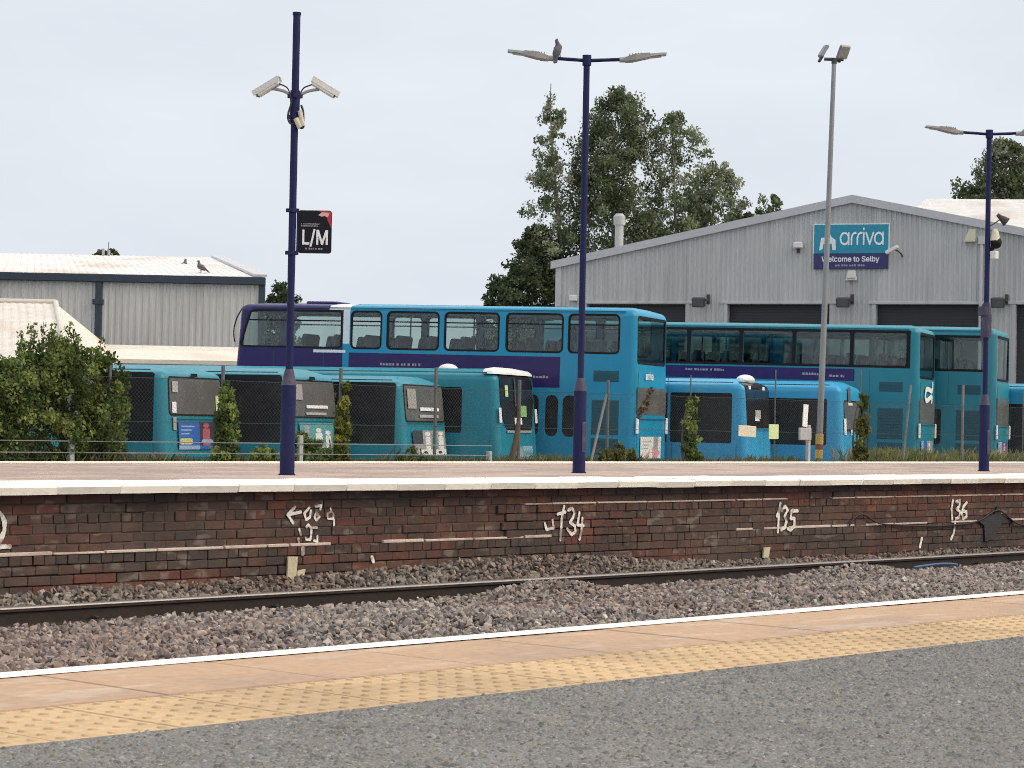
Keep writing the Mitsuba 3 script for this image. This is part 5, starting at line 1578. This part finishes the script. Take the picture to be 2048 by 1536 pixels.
mm_, cc_ = foliage(rng, cl_, 9, .05, IVY * 1.25)
obj('shoots', mm_, 'leaf', 'large_bush', color=cc_)
obj('shoot_stem', cat(sp_), 'bark_dark', 'large_bush')

bush('ivy_column', 'ivy-covered fence post left of the thick foot of the left pole', [(19.36, .93), (19.38, 1.4), (19.50, 1.95), (19.60, 1.97), (19.68, 1.5), (19.72, 1.05), (19.70, .93)], .10, 70, 55, .055, IVY * 1.2, 53, 22.93, .085, 'climbing plant')
bush('ivy_column', 'tall thin yellowing ivy on a fence post right of the thick foot of the left pole', [(21.50, .93), (21.52, 1.5), (21.60, 2.0), (21.66, 2.02), (21.70, 1.5), (21.72, .93)], .08, 55, 50, .055, IVY * np.array([1.5, 1.25, 1.0]), 54, 22.93, .075, 'climbing plant')
bush('weed_clump', 'leafy weeds at the fence foot between the left pole and the thin ivy', [(20.7, .93), (20.75, 1.35), (21.0, 1.25), (21.3, 1.2), (21.5, 1.1), (21.55, .93)], .12, 45, 45, .06, IVY, 55, 22.95, .09, 'weed')
bush('weed_clump', 'yellow-green weeds just left of the foot of the left pole', [(19.85, .93), (19.95, 1.05), (20.15, 1.14), (20.4, 1.08), (20.5, .93)], .1, 26, 40, .05, IVY * 1.3, 56, 22.95, .07, 'weed')
bush('weed_clump', 'sparse weeds under the third teal bus', [(22.5, .93), (22.9, 1.2), (23.1, 1.1), (23.3, .93)], .1, 14, 30, .05, IVY * .9, 57, 22.95, .08, 'weed')
bush('creeper', 'thin creeper climbing the fence in front of the bright blue bus side', [(29.15, .93), (29.18, 1.3), (29.3, 1.8), (29.38, 2.15), (29.48, 2.1), (29.5, 1.7), (29.6, 1.3), (29.55, .93)], .06, 34, 30, .075, IVY * 1.1, 58, 22.96, .09, 'climbing plant')
bush('creeper', 'dark leafless creeper tangle in front of the second bright blue bus', [(34.0, .93), (34.1, 1.15), (34.16, 1.5), (34.1, 2.0), (34.22, 2.3), (34.36, 2.1), (34.5, 1.75), (34.45, 1.5), (34.33, 1.3), (34.45, 1.0), (34.6, .93)], .06, 44, 36, .07, IVY * np.array([.85, .7, .7]), 59, 22.96, .085, 'climbing plant')
bush('weed_clump', 'brownish weeds at the fence foot right of the middle lamp post', [(26.9, .93), (27.1, 1.1), (27.5, 1.25), (27.8, 1.2), (28.1, .93)], .12, 30, 40, .06, IVY * np.array([1.1, .85, .9]), 60, 22.96, .09, 'weed')
k = thing('dead_creeper', 'brown woody creeper on the fence below the tall rounded bus window', 'creeper')
scene[k] = mikit.ply(tube(smooth_path([(25.02, 22.93, .9), (25.10, 22.92, 1.2), (25.16, 22.93, 1.42), (25.2, 22.94, 1.75)]), np.linspace(.055, .02, 25), 8), 'bark_dark', smooth=True)
k = thing('dead_branch', 'dry brown branch caught on the fence by the rear of the blue double-decker', 'branch')
rng = np.random.default_rng(63)
mm_, cc_ = foliage(rng, [(28.02 + .28 * t, 22.95, 1.66 + .40 * t + .05 * math.sin(9 * t), .055) for t in np.linspace(0, 1, 9)], 34, .05, np.array([[.16, .12, .085], [.11, .085, .065], [.21, .17, .12]]))
obj('dry_leaves', mm_, 'leaf', k, color=cc_)
obj('twig', tube(smooth_path([(28.0, 22.95, 1.62), (28.15, 22.95, 1.85), (28.33, 22.95, 2.1)]), .014, 6), 'bark_dark', k, smooth=True)


def grass(x0, x1, y0, y1, n, h, seed, tones):
    rng = np.random.default_rng(seed)
    x = rng.uniform(x0, x1, n)
    y = rng.uniform(y0, y1, n)
    hh = h * rng.uniform(.4, 1.25, n) * (.55 + .9 * meshkit.noise(np.stack([x * 1.6, y * 0, y * 0], -1), seed))
    lean = rng.normal(0, .3, (n, 2)) * hh[:, None]
    w = rng.uniform(.005, .012, n)
    ang = rng.uniform(0, math.pi, n)
    dx, dy = np.cos(ang) * w, np.sin(ang) * w
    z = np.full(n, FAR - .05)
    v = np.stack([np.stack([x - dx, y - dy, z], 1), np.stack([x + dx, y + dy, z], 1), np.stack([x + lean[:, 0] * .4 + dx * .6, y + lean[:, 1] * .4 + dy * .6, z + hh * .6], 1), np.stack([x + lean[:, 0], y + lean[:, 1], z + hh], 1)], 1).reshape(-1, 3)
    i = np.arange(n)[:, None] * 4
    f = np.vstack([i + [0, 1, 2], i + [0, 2, 3]])
    c = tones[rng.integers(len(tones), size=n)] * rng.uniform(.7, 1.3, (n, 1))
    return trimesh.Trimesh(v, f, process=False), np.repeat(c, 4, 0)


GR = np.array([[.13, .15, .055], [.19, .18, .085], [.10, .13, .045], [.26, .23, .13]])
m, c = grass(34.8, 43, 22.95, 24.0, 4200, .26, 71, GR * 1.35)
struct('tall_grass', m, 'leaf', 'tall seeding grass along the fence foot at the right', kind='stuff', cat='grass', color=c)
m, c = grass(15.5, 33, 22.85, 23.6, 6000, .13, 72, GR * .9)
struct('short_grass', m, 'leaf', 'short grass and weeds along the fence foot', kind='stuff', cat='grass', color=c)
